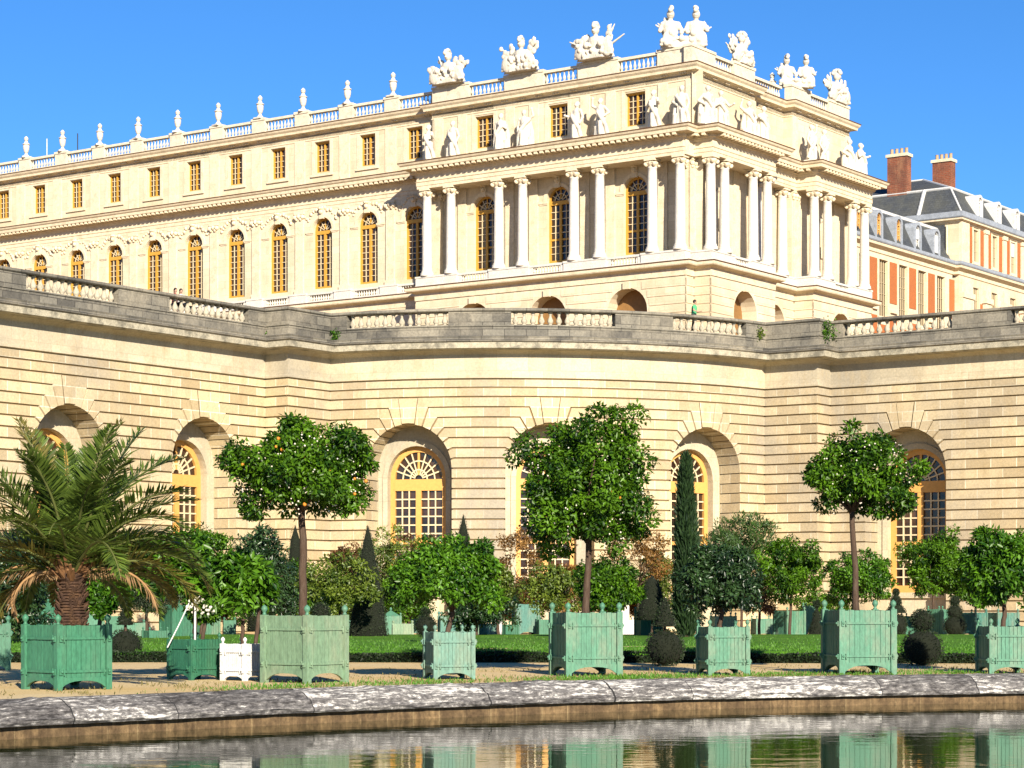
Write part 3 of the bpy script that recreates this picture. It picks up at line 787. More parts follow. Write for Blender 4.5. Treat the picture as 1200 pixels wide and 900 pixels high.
pw_ = [53.4, 57.8, 62.3, 66.8]; cuts = [50.0, 55.6, 60.05, 64.55, v1p]
for i, (v, c0, c1) in enumerate(zip(pw_, cuts, cuts[1:])):
    bay(wall, mP, c0, c1, 32.6, 37.0, (v, .62, 33.3, 36.3, False), 0, .26); w = bwin(mP, v, .62, 33.3, 36.3, 5, (0, 0, 1, 0)[i])
    pc('surround', M_PALT, w, mP, (v - .89, v - .63, 0, .06, 33.31, 36.5), (v + .63, v + .89, 0, .06, 33.31, 36.5), (v - .8, v + .8, 0, .1, 33.05, 33.3))
    bay(wall, mP, c0, c1, 15, 32.6, (v, .7, 26.3, 30.9, False), 0, .26); bwin(mP, v, .7, 26.3, 30.9, 6)
    for s in (-1, 1):
        pc('brick_panel', M_ORNG, BR, mP, (v + s * 1.34 - .4, v + s * 1.34 + .4, 0, .05, 33.1, 36.4)); pc('brick_panel', M_ORNG, BR, mP, (v + s * 1.25 - .25, v + s * 1.25 + .25, 0, .05, 24.8, 29.5))
    pc('pilaster', M_PALT, BR, mP, (c1 - .4, c1 + .4, 0, .14, 32.6, 36.2), (c1 - .5, c1 + .5, 0, .24, 36.2, 36.6))
    pc('pilaster', M_PALT, BR, mP, (c1 - .7, c1 + .7, 0, .35, 24, 29.6), (c1 - .85, c1 + .85, 0, .48, 29.6, 30.1), (c1 - .7, c1 + .7, 0, .3, 30.1, 31.3))
pc('corner_pier', M_PALT, BR, mP, (v0p + .02, v0p + 1.8, 0, .25, 32.86, 36.6)); pc('corner_pier', M_PALT, BR, mP, (v0p + .02, v0p + 2.6, 0, .35, 24, 29.6), (v0p, v0p + 2.7, 0, .48, 29.6, 30.1), (v0p + .02, v0p + 2.5, 0, .3, 30.1, 31.3))
wall.face([(*W(1.0, v0p), 15), (*W(22, v0p), 15), (*W(22, v0p), 37), (*W(1.0, v0p), 37)][::-1])
wall.face([(*W(1.0, v1p), 15), (*W(22, v1p), 15), (*W(22, v1p), 37), (*W(1.0, v1p), 37)])
wall.build('wall', M_PAL, BR)
mb = MB(); mb.sweep(WP([(UB, 25), (UB, v0p - .3), (1.0, v0p - .3), (1.0, v1p + 4)]), [(-.1, 31.6), (.1, 31.7), (.12, 32.0), (.3, 32.1), (.55, 32.22), (.6, 32.42), (-.1, 32.45)]); mb.build('cornice', M_PALT, BR)
mb = MB(); mb.sweep(WP([(UB, 25), (UB, v0p - .35), (1.0, v0p - .35), (1.0, v1p + 4)]), [(-.1, 32.46), (.62, 32.46), (.68, 32.56), (.68, 32.8), (.5, 32.84), (-.3, 32.86)]); mb.build('gutter', M_LEAD, BR)
mb = MB(); mb.sweep(WP([(18, v0p), (1.0, v0p), (1.0, v1p), (18, v1p)]), [(-.1, 36.4), (.12, 36.5), (.2, 36.62), (.5, 36.72), (.52, 36.86), (-.1, 36.9)]); mb.build('cornice', M_PALT, BR)
mb = MB(); mb.sweep(WP([(18, v0p), (1.0, v0p), (1.0, v1p), (18, v1p)]), [(-.1, 36.91), (.54, 36.91), (.6, 37.0), (.6, 37.45), (.3, 37.52), (-.8, 37.55)]); mb.build('gutter', M_LEAD, BR)
# lower mansard
mb = MB()
mb.face([(*W(UB + .2, 25), 32.8), (*W(UB + .2, v0p), 32.8), (*W(UB + 1.7, v0p), 36.0), (*W(UB + 1.7, 25), 36.0)])
mb.face([(*W(UB + 1.7, 25), 36.0), (*W(UB + 1.7, v0p), 36.0), (*W(UB + 8, v0p), 37.2), (*W(UB + 8, 25), 37.2)])
lr = mb.build('lower_roof', M_SLATE, BR)
mb = MB(); mb.sweep(WP([(UB + 1.7, 25), (UB + 1.7, v0p)]), [(-.1, 36.16), (.1, 36.16), (.14, 35.9), (0, 35.8)]); mb.build('ridge_lead', M_WHITE, lr)
def dormer(M, v, z0, w, h, dep, parent, shade=0):
    d = MB(); r = w / 2
    for s in (-1, 1): ubox(d, M, v + s * (r + .14) - .14, v + s * (r + .14) + .14, -dep, 0, z0, z0 + h)
    archivolt(d, M, v, r + .02, .26, z0 + h - .15, -dep, .02, 10)
    a = arc_pts(v, r + .28, z0 + h - .15, 8)
    ubox(d, M, v - r - .28, v + r + .28, -dep, -.5, z0 + h, z0 + h + .1)
    dm = d.build('dormer', M_LEAD if shade < 3 else M_WHITE, parent)
    w_ = casement('dormer_window', BR, M, v, r, z0, z0 + h - .15, True, -.25, 1, 4, M_OCHL if shade == 0 else M_WHITE, .05, .08, .1, .08, 2, ())
    w_.parent = dm
    if shade in (1, 2):
        s = MB(); ubox(s, M, v - r + .06, v + r - .06, -.14, -.11, z0 + h * (.55 if shade == 1 else .2), z0 + h); s.build('blind', M_WHITE, dm)
for i, v in enumerate(bw): dormer(rmap(UB + .35), v, 33.0, .95, 2.0, 1.6, BR, (0, 0, 0, 0, 1, 2)[i])
# pavilion mansard
zt, zb = 40.1, 37.5
mb = MB()
A = [W(.9, v0p + .3), W(.9, v1p - .3), W(18, v1p - .3), W(18, v0p + .3)]; B_ = [W(2.6, v0p + 1.7), W(2.6, v1p - 1.7), W(16.5, v1p - 1.7), W(16.5, v0p + 1.7)]; T_ = [W(8, v0p + 7.5), W(8, v1p - 7.5), W(11, v1p - 7.5), W(11, v0p + 7.5)]
for k in range(4):
    j = (k + 1) % 4
    mb.face([(*A[k], zb), (*A[j], zb), (*B_[j], zt), (*B_[k], zt)]); mb.face([(*B_[k], zt + .02), (*B_[j], zt + .02), (*T_[j], 42.3), (*T_[k], 42.3)])
mb.face([(*p, 42.3) for p in T_])
ur = mb.build('pavilion_roof', M_SLATE, BR)
mb = MB()
for k in range(4):
    j = (k + 1) % 4
    mb.tube([(*B_[k], zt), (*B_[j], zt)], .13, 6); mb.tube([(*A[k], zb), (*B_[k], zt)], .1, 6); mb.tube([(*B_[k], zt), (*T_[k], 42.3)], .13, 6); mb.tube([(*T_[k], 42.3), (*T_[j], 42.3)], .13, 6)
a, b = W(5.2, v0p + .25), W(5.2, v0p + 1.65); mb.tube([(*a, zb), (*b, zt)], .2, 6)
mb.build('ridge_lead', M_WHITE, ur)
for v in (54.2, 58.6, 63.1): dormer(rmap(.9), v, 37.6, .75, 1.6, 1.6, BR, 3)
M_POT = plain('clay_chimney_pot', (.55, .38, .22), .85, .3, 6)
def chimney(u0, u1, v0, v1, z0, z1):
    mb = MB(); mb.prism(WP([(u0, v0), (u0, v1), (u1, v1), (u1, v0)]), z0, z1)
    c = mb.build('chimney', M_BRICK, BR)
    mb = MB(); e = .12
    mb.prism(WP([(u0 - e, v0 - e), (u0 - e, v1 + e), (u1 + e, v1 + e), (u1 + e, v0 - e)]), z1, z1 + .28); mb.build('chimney_cap', M_PALT, c)
    n = 4
    for i in range(n):
        t = (i + .5) / n; p = W(u0 + (u1 - u0) * t, (v0 + v1) / 2)
        q = MB(); q.lathe([(.2, 0), (.22, .08), (.16, .14), (.15, .5), (.18, .56)], 8, (*p, z1 + .28)); q.build('chimney_pot', M_POT, c)
chimney(7.0, 9.0, v0p + 1.6, v0p + 2.6, 39.5, 43.6)
chimney(5.3, 7.2, 57.4, 58.5, 39.5, 43.9)
mb = MB(); mb.prism(WP([(2.4, v0p - .05), (2.4, v0p + .2), (18, v0p + .2), (18, v0p - .05)]), 32.9, 36.38); mb.build('slate_cladding', M_SLATE, BR)
mb = MB(); a = W(2.15, v0p - .16); mb.tube([(*a, 36.3), (*a, 32.95)], .09, 8); mb.build('drainpipe', M_PALT, BR)
# lightning rods on the long roof
for px, h, m, lab in ((55, 43, M_WHITE, 'thin white lightning rod on the palace roof between the two leftmost urns'), (91, 36, M_IRON, 'thin dark lightning rod on the palace roof right of the white rod')):
    t = (px - CX) / F; v = 6; x, y = B0[0] + v * DW[0], B0[1] + v * DW[1]
    u = (t * y - x) / (DS[0] - t * DS[1]); p = W(u, v); mb = MB()
    mb.tube([(*p, 41.2), (*p, 45.6)], .05, 6); mb.lathe([(.16, 0), (.16, .1), (.05, .25)], 8, (*p, 41.2))
    tag(mb.build('lightning_rod', m), lab, 'lightning rod')
# ------------------------------------------------------------------ statues, trophies and urns of the palace
def figure_mesh(seed, pose):
    rnd = random.Random(seed); mb = MB()
    lean = rnd.uniform(-.1, .1)
    mb.box(-.42, .42, -.36, .36, 0, .22)
    # robe with folds, hips pushed to one side
    mb.lathe([(.33, .2), (.29, .5), (.27, .9), (.25, 1.2), (.21, 1.45)], 22, (lean * .3, 0, 0), rnd.random() * 3, .16, 8, True, 1, .85)
    mb.capsule((lean * .4, 0, 1.3), (lean * .9, .02, 1.78), .23, .26)
    mb.capsule((lean - .24, .02, 1.86), (lean + .24, .02, 1.86), .13)
    mb.capsule((lean, .01, 1.9), (lean * 1.1, -.02, 2.1), .085)
    hd = Vector((lean * 1.1 + rnd.uniform(-.04, .04), -.04, 2.22)); mb.ball(hd, .155, 12, 8, (.9, 1, 1.2)); mb.ball(hd + Vector((0, .06, .07)), .16, 10, 6)
    mb.ball(hd + Vector((0, -.16, -.01)), .035, 6, 4)
    for s in (-1, 1):
        sh = Vector((lean + s * .3, .02, 1.85)); p = pose[0 if s < 0 else 1]
        if p == 'down': el, ha = sh + Vector((s * .12, .06, -.4)), sh + Vector((s * .06, -.14, -.75))
        elif p == 'hip': el, ha = sh + Vector((s * .26, .1, -.32)), sh + Vector((-s * .02, -.12, -.52))
        elif p == 'up': el, ha = sh + Vector((s * .28, -.05, .18)), sh + Vector((s * .2, -.12, .6))
        elif p == 'chest': el, ha = sh + Vector((s * .12, -.1, -.36)), sh + Vector((-s * .25, -.3, -.12))
        else: el, ha = sh + Vector((s * .2, -.12, -.3)), sh + Vector((s * .36, -.4, -.2))
        mb.capsule(sh, el, .1, .085); mb.capsule(el, ha, .085, .06); mb.ball(ha, .085, 8, 6)
    # cloak swept across the body and a support beside the foot
    s = rnd.choice((-1, 1))
    mb.tube([(s * .34, .02, 1.85), (s * .1, -.24, 1.55), (-s * .2, -.26, 1.15), (-s * .36, -.1, .8), (-s * .4, .05, .3)], [.1, .12, .13, .12, .14], 8)
    mb.tube([(s * .3, .14, 1.8), (s * .4, .18, 1.1), (s * .42, .12, .25)], [.1, .15, .19], 8)
    mb.capsule((-s * .12, -.3, .3), (-s * .08, -.26, .95), .12, .13)
    if rnd.random() < .6: mb.lathe([(.2, .2), (.17, .6), (.2, .8)], 10, (s * .36, .02, 0))
    return mb
POSES = [('down', 'chest'), ('hip', 'down'), ('chest', 'out'), ('up', 'hip'), ('out', 'down'), ('down', 'up')]
ST = [baked(figure_mesh(11 + i, p), 'statue', M_STAT, .03) for i, p in enumerate(POSES)]
def trophy_mesh(seed, kind):
    rnd = random.Random(seed); mb = MB()
    mb.lathe([(1.0, 0), (.95, .25), (.7, .5), (.5, .8)], 18, (0, 0, 0), 0, .12, 6, True, 1.4, .5)
    heads = [0] if kind < 3 else [-.85, .85]
    for hx in heads:
        top = 0 if len(heads) < 2 else .25
        mb.lathe([(.42, .5), (.5, .9), (.58, 1.25), (.5, 1.5), (.2, 1.6)], 14, (hx, 0, top), 0, 0, 0, True, 1, .7)
        mb.capsule((hx - .5, 0, 1.35 + top), (hx + .5, 0, 1.35 + top), .2); mb.capsule((hx - .55, 0, 1.3 + top), (hx - .7, -.1, .9 + top), .15); mb.capsule((hx + .55, 0, 1.3 + top), (hx + .72, -.1, .95 + top), .15)
        mb.capsule((hx, 0, 1.5 + top), (hx, -.02, 1.8 + top), .15)
        mb.ball((hx, -.03, 2.0 + top), .30, 12, 8, (.9, 1.05, 1.05)); mb.ball((hx, -.28, 1.93 + top), .1, 8, 5, (1.6, 1, .5))
        for k in range(6):
            a = R(30 + 26 * k); mb.ball((hx + rnd.uniform(-.08, .08), .34 * math.cos(a) - .02, 2.1 + top + .36 * math.sin(a)), .17, 8, 6)
    n = 13
    for k in range(n):
        s = -1 if k < n / 2 else 1; a = R(rnd.uniform(25, 72)); l = rnd.uniform(1.15, 1.85) * (1.12 if kind in (1, 2) else 1)
        b = Vector((s * .35, .15 + rnd.uniform(-.15, .2), .6)); e = b + Vector((s * math.cos(a) * l, rnd.uniform(-.1, .15), math.sin(a) * l * .95))
        mb.capsule(b, e, .12, .05, 8)
        if rnd.random() < .75:
            for q in (.62, .78, .92): mb.ball(b.lerp(e, q) + Vector((rnd.uniform(-.1, .1), -.05, rnd.uniform(-.1, .1))), .25 * (1.15 - q * .5), 8, 6, (1.1, .5, 1.1))
    for s in (-1, 1):
        mb.ball((s * rnd.uniform(.8, 1.1), -.3, .6), .52, 12, 8, (1, .4, 1.15)); mb.ball((s * rnd.uniform(.5, .8), -.4, .95), .24, 8, 6)
        mb.capsule((s * .5, -.3, .3), (s * 1.5, -.25, .2), .14, .1); mb.ball((s * 1.35, -.2, .42), .25, 8, 6)
    for k in range(26): mb.ball((rnd.uniform(-1.25, 1.25), -.35 + rnd.uniform(-.1, .1), rnd.uniform(.15, 1.1)), rnd.uniform(.09, .22), 8, 5)
    return mb
TR = [baked(trophy_mesh(31 + k, k), 'trophy', M_STAT, .034) for k in range(4)]
LT, RT = R(-35.1), R(54.9)
ordn = ['leftmost', 'second', 'third', 'fourth', 'fifth', 'sixth', 'seventh', 'eighth']
pose_word = ['with hand on chest', 'with hand on hip', 'holding one arm out', 'raising its left arm', 'with an arm stretched sideways', 'raising its right arm']
su = [23.65, 21.3, 16.7, 14.45, 9.72, 7.42, 2.8, .45]
for i, u in enumerate(su):
    k = (i * 5 + 2) % 6; p = W(u, -1.1)
    lab = f"robed statue {pose_word[k]} above the {ordn[i]} column of the long portico" if i < 7 else f"robed statue {pose_word[k]} above the long portico's rightmost column"
    o = tag(link('statue', ST[k], None, (*p, 36.27), LT + random.uniform(-.35, .35)), lab, 'statue', 'attic statues along the palace front'); o.scale = (1.28,) * 3
for i, v in enumerate((.05, 2.05, 6.4, 8.3, 16.4, 18.5, 23.0, 25.1)):
    k = (i * 7 + 1) % 6; p = W(-1.1, v)
    lab = f"robed statue {pose_word[k]} above the {ordn[i] if i else 'nearest'} column of the short front"
    o = tag(link('statue', ST[k], None, (*p, 36.27), RT + random.uniform(-.6, .1)), lab, 'statue', 'attic statues along the palace front'); o.scale = (1.28,) * 3
def trophy(k, u, v, rz, lab, sc=1.0, z=42.62):
    o = tag(link('roof_trophy', TR[k], None, (*W(u, v), z), rz), lab, 'sculpture', 'carved trophies on the palace roof'); o.scale = (sc, sc, sc); return o
trophy(0, 22.5, -.1, LT, 'leftmost carved trophy with plumed helmet on the palace roof, beside the last urn', 1.08)
trophy(1, 15.45, -.1, LT, 'carved trophy with tall flags, second from left on the palace roof', 1.08)
trophy(2, 8.6, -.1, LT, 'spiky carved trophy third from left on the palace roof, left of the corner group', 1.1)
trophy(3, 1.5, .9, R(0), 'widest carved trophy with two helmeted busts on the palace roof corner', 1.12)
trophy(1, .45, 7.8, RT, 'narrow carved trophy alone just right of the palace roof corner group', 1.0)
trophy(3, .6, 17.0, R(10), 'carved twin trophy beside the roof urn, farther along the short front', .95)
trophy(0, .45, 23.8, RT, 'rightmost carved trophy at the far end of the palace roof', 1.1)
mb = MB()
mb.box(-.42, .42, -.42, .42, 0, .12)
mb.lathe([(.36, .12), (.26, .22), (.13, .38), (.12, .46), (.2, .56), (.27, .8), (.30, 1.05), (.27, 1.2), (.35, 1.24), (.35, 1.3), (.22, 1.36), (.17, 1.48), (.12, 1.58), (.19, 1.66), (.19, 1.74), (.22, 1.78), (.16, 1.9), (.05, 2.02)], 14)
ME_URN = mb.mesh('urn', M_STAT, smooth=False)
un = ['urn nearest the carved trophies', 'second urn left of the trophies', 'third urn left of the trophies', 'fourth urn left of the trophies', 'fifth urn left of the trophies',
      'sixth urn left of the trophies', 'fifth urn from the left edge of the photo', 'fourth urn from the left edge of the photo', 'third urn from the left edge, beside a thin dark rod', 'leftmost urn in the photo, left of the white rod']
un[8] = 'urn standing between the two thin lightning rods'; un[7] = 'urn just right of the thin dark lightning rod'; un[6] = 'second urn right of the thin dark rod'
for k, u in enumerate(urn_u[:11]):
    p = W(u, .9)
    lab = ('tall stone ' + un[k] + ' on the palace roof') if k < 10 else 'stone roof urn cut by the left edge of the photo'
    tag(link('roof_urn', ME_URN, None, (*p, 42.6), random.random()), lab, 'urn', 'stone urns along the palace roof')
t_ = (905 - CX) / F; u_ = 2.5; x_, y_ = B0[0] + u_ * DS[0], B0[1] + u_ * DS[1]; v_ = (t_ * y_ - x_) / (DW[0] - t_ * DW[1])
o = tag(link('roof_urn', ME_URN, None, (*W(u_, v_), 42.0)), 'grey urn alone on the short front roof, left of the twin trophy', 'urn', 'stone urns along the palace roof')
mb = MB(); mb.box(-.5, .5, -.5, .5, -.9, 0); o2 = mb.build('urn_pedestal', M_ROOFB, o, local=True)
# pedestal vase on the terrace
p = at(585, 360, 127); mb = MB()
mb.lathe([(.5, 0), (.5, .2), (.36, .3), (.34, 1.2), (.5, 1.3), (.62, 1.36), (.62, 1.5), (.3, 1.52)], 16)
tag(link('pedestal_vase', mb.mesh('pedestal_vase', M_MARB), None, (p.x, p.y, 16.65)), 'white stone pedestal vase standing behind the parapet left of the low dark arch', 'vase')
# ------------------------------------------------------------------ foliage
def leaf_mesh(name, pos, axis, nrm, ln, wd, tint, mat, fold=.25):
    """one folded diamond per leaf, all leaves of a crown in one mesh"""
    n = len(pos)
    axis = axis / np.linalg.norm(axis, axis=1, keepdims=True)
    side = np.cross(axis, nrm); side /= (np.linalg.norm(side, axis=1, keepdims=True) + 1e-9)
    up = np.cross(side, axis)
    ln = ln[:, None]; wd = wd[:, None]
    v = np.empty((n, 4, 3))
    v[:, 0] = pos; v[:, 2] = pos + axis * ln
    v[:, 1] = pos + axis * ln * .5 + side * wd * .5 + up * wd * fold
    v[:, 3] = pos + axis * ln * .5 - side * wd * .5 + up * wd * fold
    me = bpy.data.meshes.new(name)
    me.vertices.add(4 * n); me.vertices.foreach_set('co', v.reshape(-1))
    b = np.arange(n) * 4
    f = np.stack([b, b + 1, b + 2, b, b + 2, b + 3], 1).reshape(-1)
    me.loops.add(6 * n); me.loops.foreach_set('vertex_index', f.astype(np.int32))
    me.polygons.add(2 * n); me.polygons.foreach_set('loop_start', (np.arange(2 * n) * 3).astype(np.int32)); me.polygons.foreach_set('loop_total', np.full(2 * n, 3, np.int32))
    me.update(calc_edges=True)
    a = me.attributes.new('tint', 'FLOAT_COLOR', 'POINT')
    c = np.ones((n, 4, 4)); c[:, :, 0] = tint[:, None]; c[:, :, 1] = tint[:, None]
    a.data.foreach_set('color', c.reshape(-1))
    me.materials.append(mat)
    return me
def rdir(g, n):
    d = g.normal(size=(n, 3)); return d / np.linalg.norm(d, axis=1, keepdims=True)
def crown(name, rx, ry, rz, mat, seed=1, clumps=70, per=120, crad=.36, ll=.13, lw=.06, droop=.25, flat=None, shell=.62, inner=.25, zmin=-1.0, skew=None):
    """clumped crown about the origin: clumps spread through an uneven ellipsoid, leaves on the outside of each clump"""
    g = np.random.default_rng(seed)
    d = rdir(g, clumps * 3); d = d[d[:, 2] > zmin][:clumps]; clumps = len(d)
    lump = 1 + .16 * np.sin(d[:, 0] * 5 + seed) * np.cos(d[:, 1] * 4 + seed * 2) + .14 * np.sin(d[:, 2] * 6 + d[:, 0] * 3 + seed)
    rad = np.where(g.random(clumps) < inner, g.uniform(.2, .6, clumps), g.uniform(shell, 1.0, clumps)) * lump
    c = d * rad[:, None] * (np.array([rx, ry, rz]) - crad * .7)
    if skew is not None: c[:, 0] += skew * c[:, 2]
    cr = crad * g.uniform(.65, 1.25, clumps)
    ci = np.repeat(np.arange(clumps), per); n = len(ci)
    dd = rdir(g, n); out = c[ci] / (np.linalg.norm(c[ci], axis=1, keepdims=True) + .01)
    dd = dd + .45 * out; dd /= np.linalg.norm(dd, axis=1, keepdims=True)
    pos = c[ci] + dd * (cr[ci] * g.uniform(.35, 1.02, n) ** .6)[:, None] * np.array([1, 1, .85])
    nrm = dd * .8 + np.array([0, 0, .55]) + g.normal(size=(n, 3)) * .35
    axis = g.normal(size=(n, 3)) + dd * .5; axis[:, 2] -= droop * 2
    tint = np.clip(g.normal(.42, .2, n) + (g.random(clumps)[ci] - .5) * .7, 0, 1)
    return leaf_mesh(name, pos, axis, nrm, ll * g.uniform(.7, 1.25, n), lw * g.uniform(.7, 1.2, n), tint, mat)
G_OR = leafmat('orange_tree_leaf', (.012, .05, .003), (.145, .32, .012), .42, .28, .3)
G_BR = leafmat('bright_green_leaf', (.015, .068, .004), (.15, .35, .018), .4, .28, .35)
G_DK = leafmat('dark_green_leaf', (.012, .035, .012), (.06, .13, .035), .38, .15)
G_YG = leafmat('yellow_green_leaf', (.05, .095, .01), (.22, .30, .03), .45)
G_AU = leafmat('autumn_orange_leaf', (.10, .05, .012), (.42, .22, .05), .6, .35)
G_BN = leafmat('rust_brown_leaf', (.08, .035, .01), (.24, .11, .03), .6, .3)
G_CY = leafmat('cypress_leaf', (.010, .03, .010), (.04, .085, .022), .6, .1, .3)
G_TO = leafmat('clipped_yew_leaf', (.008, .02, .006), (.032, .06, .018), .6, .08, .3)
G_GY = leafmat('grey_green_leaf', (.018, .032, .014), (.06, .085, .035), .6, .1, .3)
G_FE = leafmat('feathery_green_leaf', (.03, .08, .015), (.10, .20, .035), .5)
G_PA = leafmat('palm_leaflet', (.035, .07, .012), (.21, .31, .05), .4, .28, .3)
G_PY = leafmat('yellowing_palm_leaflet', (.10, .10, .02), (.32, .27, .06), .5, .25)
G_PD = leafmat('dry_palm_leaflet', (.22, .12, .05), (.50, .32, .15), .8, .15)
G_GR = leafmat('grass_blade', (.05, .16, .01), (.16, .40, .025), .6, .3)
G_DG = leafmat('dry_grass_blade', (.12, .11, .03), (.34, .28, .10), .8, .2)
M_FRUIT = plain('orange_fruit', (.75, .28, .03), .4, .15, 6)
M_FLOW = plain('cream_blossom', (.85, .78, .66), .6, .1, 6)
def trunk_mb(h, r, top=None, branches=5, bl=.7, seed=0, rough=.032):
    g = random.Random(seed); mb = MB(); n = 7; pts = []
    dx, dy = 0, 0
    for k in range(n + 1):
        pts.append((dx, dy, h * k / n)); dx += g.uniform(-rough, rough); dy += g.uniform(-rough, rough)
    mb.tube(pts, [r * (1.25 if k == 0 else 1 - .25 * k / n) for k in range(n + 1)], 9)
    t = Vector(pts[-1])
    for b in range(branches):
        a = 2 * math.pi * (b + g.random() * .6) / branches; e = bl * g.uniform(.8, 1.2); u = g.uniform(.35, 1.0)
        m = t + Vector((math.cos(a) * e * .4, math.sin(a) * e * .4, e * u * .55)); q = m + Vector((math.cos(a + .3) * e * .55, math.sin(a + .3) * e * .55, e * u * .7))
        mb.tube([t - Vector((0, 0, .12)), m, q], [r * .6, r * .4, r * .12], 6)
        for s in (-1, 1):
            mb.tube([m, m + Vector((math.cos(a + s * .9) * e * .5, math.sin(a + s * .9) * e * .5, e * .35))], [r * .3, r * .08], 5)
    return mb
def tree(name, label, px, d, base_z, cy, rx, ry, mat, seed, group=None, trunk_r=.07, tilt=0, depth=1.0, fruit=0, flowers=0, trunk_px=None, branches=5, fruit_mat=None, **kw):
    """crown centre at pixel (px, cy), radii in pixels, trunk from base_z up into the crown"""
    k = d / F; c = at(px, cy, d); tx = at(trunk_px if trunk_px is not None else px, cy, d).x
    t = thing(name, label, 'tree', (tx, d, base_z), 0, group)
    X, Z = rx * k, ry * k
    h = c.z - base_z - Z * .55
    if h > .05:
        tm = trunk_mb(h, trunk_r, branches=branches, bl=min(X, Z) * .75, seed=seed)
        link('trunk', tm.mesh('trunk', M_BARK, smooth=True), t)
    me = crown('crown', X, X * depth, Z, mat, seed, **kw)
    link('crown', me, t, (c.x - tx, 0, c.z - base_z))
    g = random.Random(seed + 5)
    for kind, cnt, m, r in (('fruit', fruit, fruit_mat or M_FRUIT, .034), ('blossom', flowers, M_FLOW, .017)):
        if not cnt: continue
        mb = MB()
        for i in range(cnt):
            a, e = g.uniform(-2.9, -.2), math.asin(g.uniform(-.8, .8)); q = g.uniform(.72, .93)
            p = (c.x - tx + X * q * math.cos(e) * math.cos(a), X * depth * q * math.cos(e) * math.sin(a), c.z - base_z + Z * q * math.sin(e))
            mb.ball(p, r * g.uniform(.8, 1.2), 8, 6)
        f = link(kind, mb.mesh(kind, m, smooth=True), t)
        f['kind'] = 'stuff'
    return t
def clipped(mb_v, mat, seed, n, ll=.05, jit=.03):
    """short leaves standing on a clipped surface given by sampled (pos, normal)"""
    g = np.random.default_rng(seed); pos, nr = mb_v
    axis = nr + g.normal(size=nr.shape) * .55
    return leaf_mesh('clipped', pos + nr * g.uniform(-jit, jit, len(pos))[:, None], axis, rdir(g, len(pos)) * .7 + nr, ll * g.uniform(.6, 1.4, len(pos)), ll * .55 * g.uniform(.6, 1.3, len(pos)), np.clip(g.normal(.4, .25, len(pos)), 0, 1), mat)
def ball_samples(g, n, r, c=(0, 0, 0), flat=1):
    d = rdir(g, n); b = 1 + .035 * np.sin(d[:, 0] * 5 + 1) * np.cos(d[:, 2] * 4)
    return d * r * b[:, None] * np.array([1, 1, flat]) + np.array(c), d
def cone_samples(g, n, r, h, p=1.0, z0=0):
    t = g.random(n) ** .6; t = 1 - t; a = g.random(n) * 2 * np.pi          # t: 0 base, 1 tip
    rr = r * (1 - t) ** p * (1 + .05 * np.sin(3 * a) * np.cos(9 * t))
    pos = np.stack([rr * np.cos(a), rr * np.sin(a), z0 + t * h], 1)
    nr = np.stack([np.cos(a) * h, np.sin(a) * h, np.full(n, r)], 1); return pos, nr / np.linalg.norm(nr, axis=1, keepdims=True)
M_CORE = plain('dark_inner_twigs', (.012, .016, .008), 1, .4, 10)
def topiary(label, px, d, base_z, shapes, seed, mat=None, group=None):
    """shapes: ('ball', z, r, flat) / ('cone', z0, r, h, p) stacked on a stem"""
    p = at(px, 700, d); t = thing('topiary', label, 'topiary', (p.x, d, base_z), 0, group); g = np.random.default_rng(seed)
    top = max((s[1] if s[0] == 'ball' else s[1] + .1) for s in shapes)
    mb = MB(); mb.tube([(0, 0, -.02), (0, 0, max(.1, top))], [.05, .035], 7); link('trunk', mb.mesh('trunk', M_BARK), t)
    for s in shapes:
        core = MB()
        if s[0] == 'ball':
            smp = ball_samples(g, int(2600 * s[2] ** 1.4) + 500, s[2], (0, 0, s[1]), s[3] if len(s) > 3 else 1); core.ball((0, 0, s[1]), s[2] * .96, 16, 10, (1, 1, s[3] if len(s) > 3 else 1))
            me = clipped(smp, mat or G_TO, seed, 0); nm = 'clipped_ball'
        else:
            pw = s[4] if len(s) > 4 else 1
            smp = cone_samples(g, int(1500 * s[2] * s[3]) + 500, s[2], s[3], pw, s[1]); core.lathe([(s[2] * (1 - q) ** pw * .95 + .005, s[1] + s[3] * q) for q in (0, .15, .3, .5, .7, .85, 1)], 14)
            me = clipped(smp, mat or G_TO, seed, 0); nm = 'clipped_cone'
        c = link(nm, me, t); cm = core.mesh('inner_twigs', M_CORE, smooth=True); link('inner_twigs', cm, c)
        seed += 1
    return t

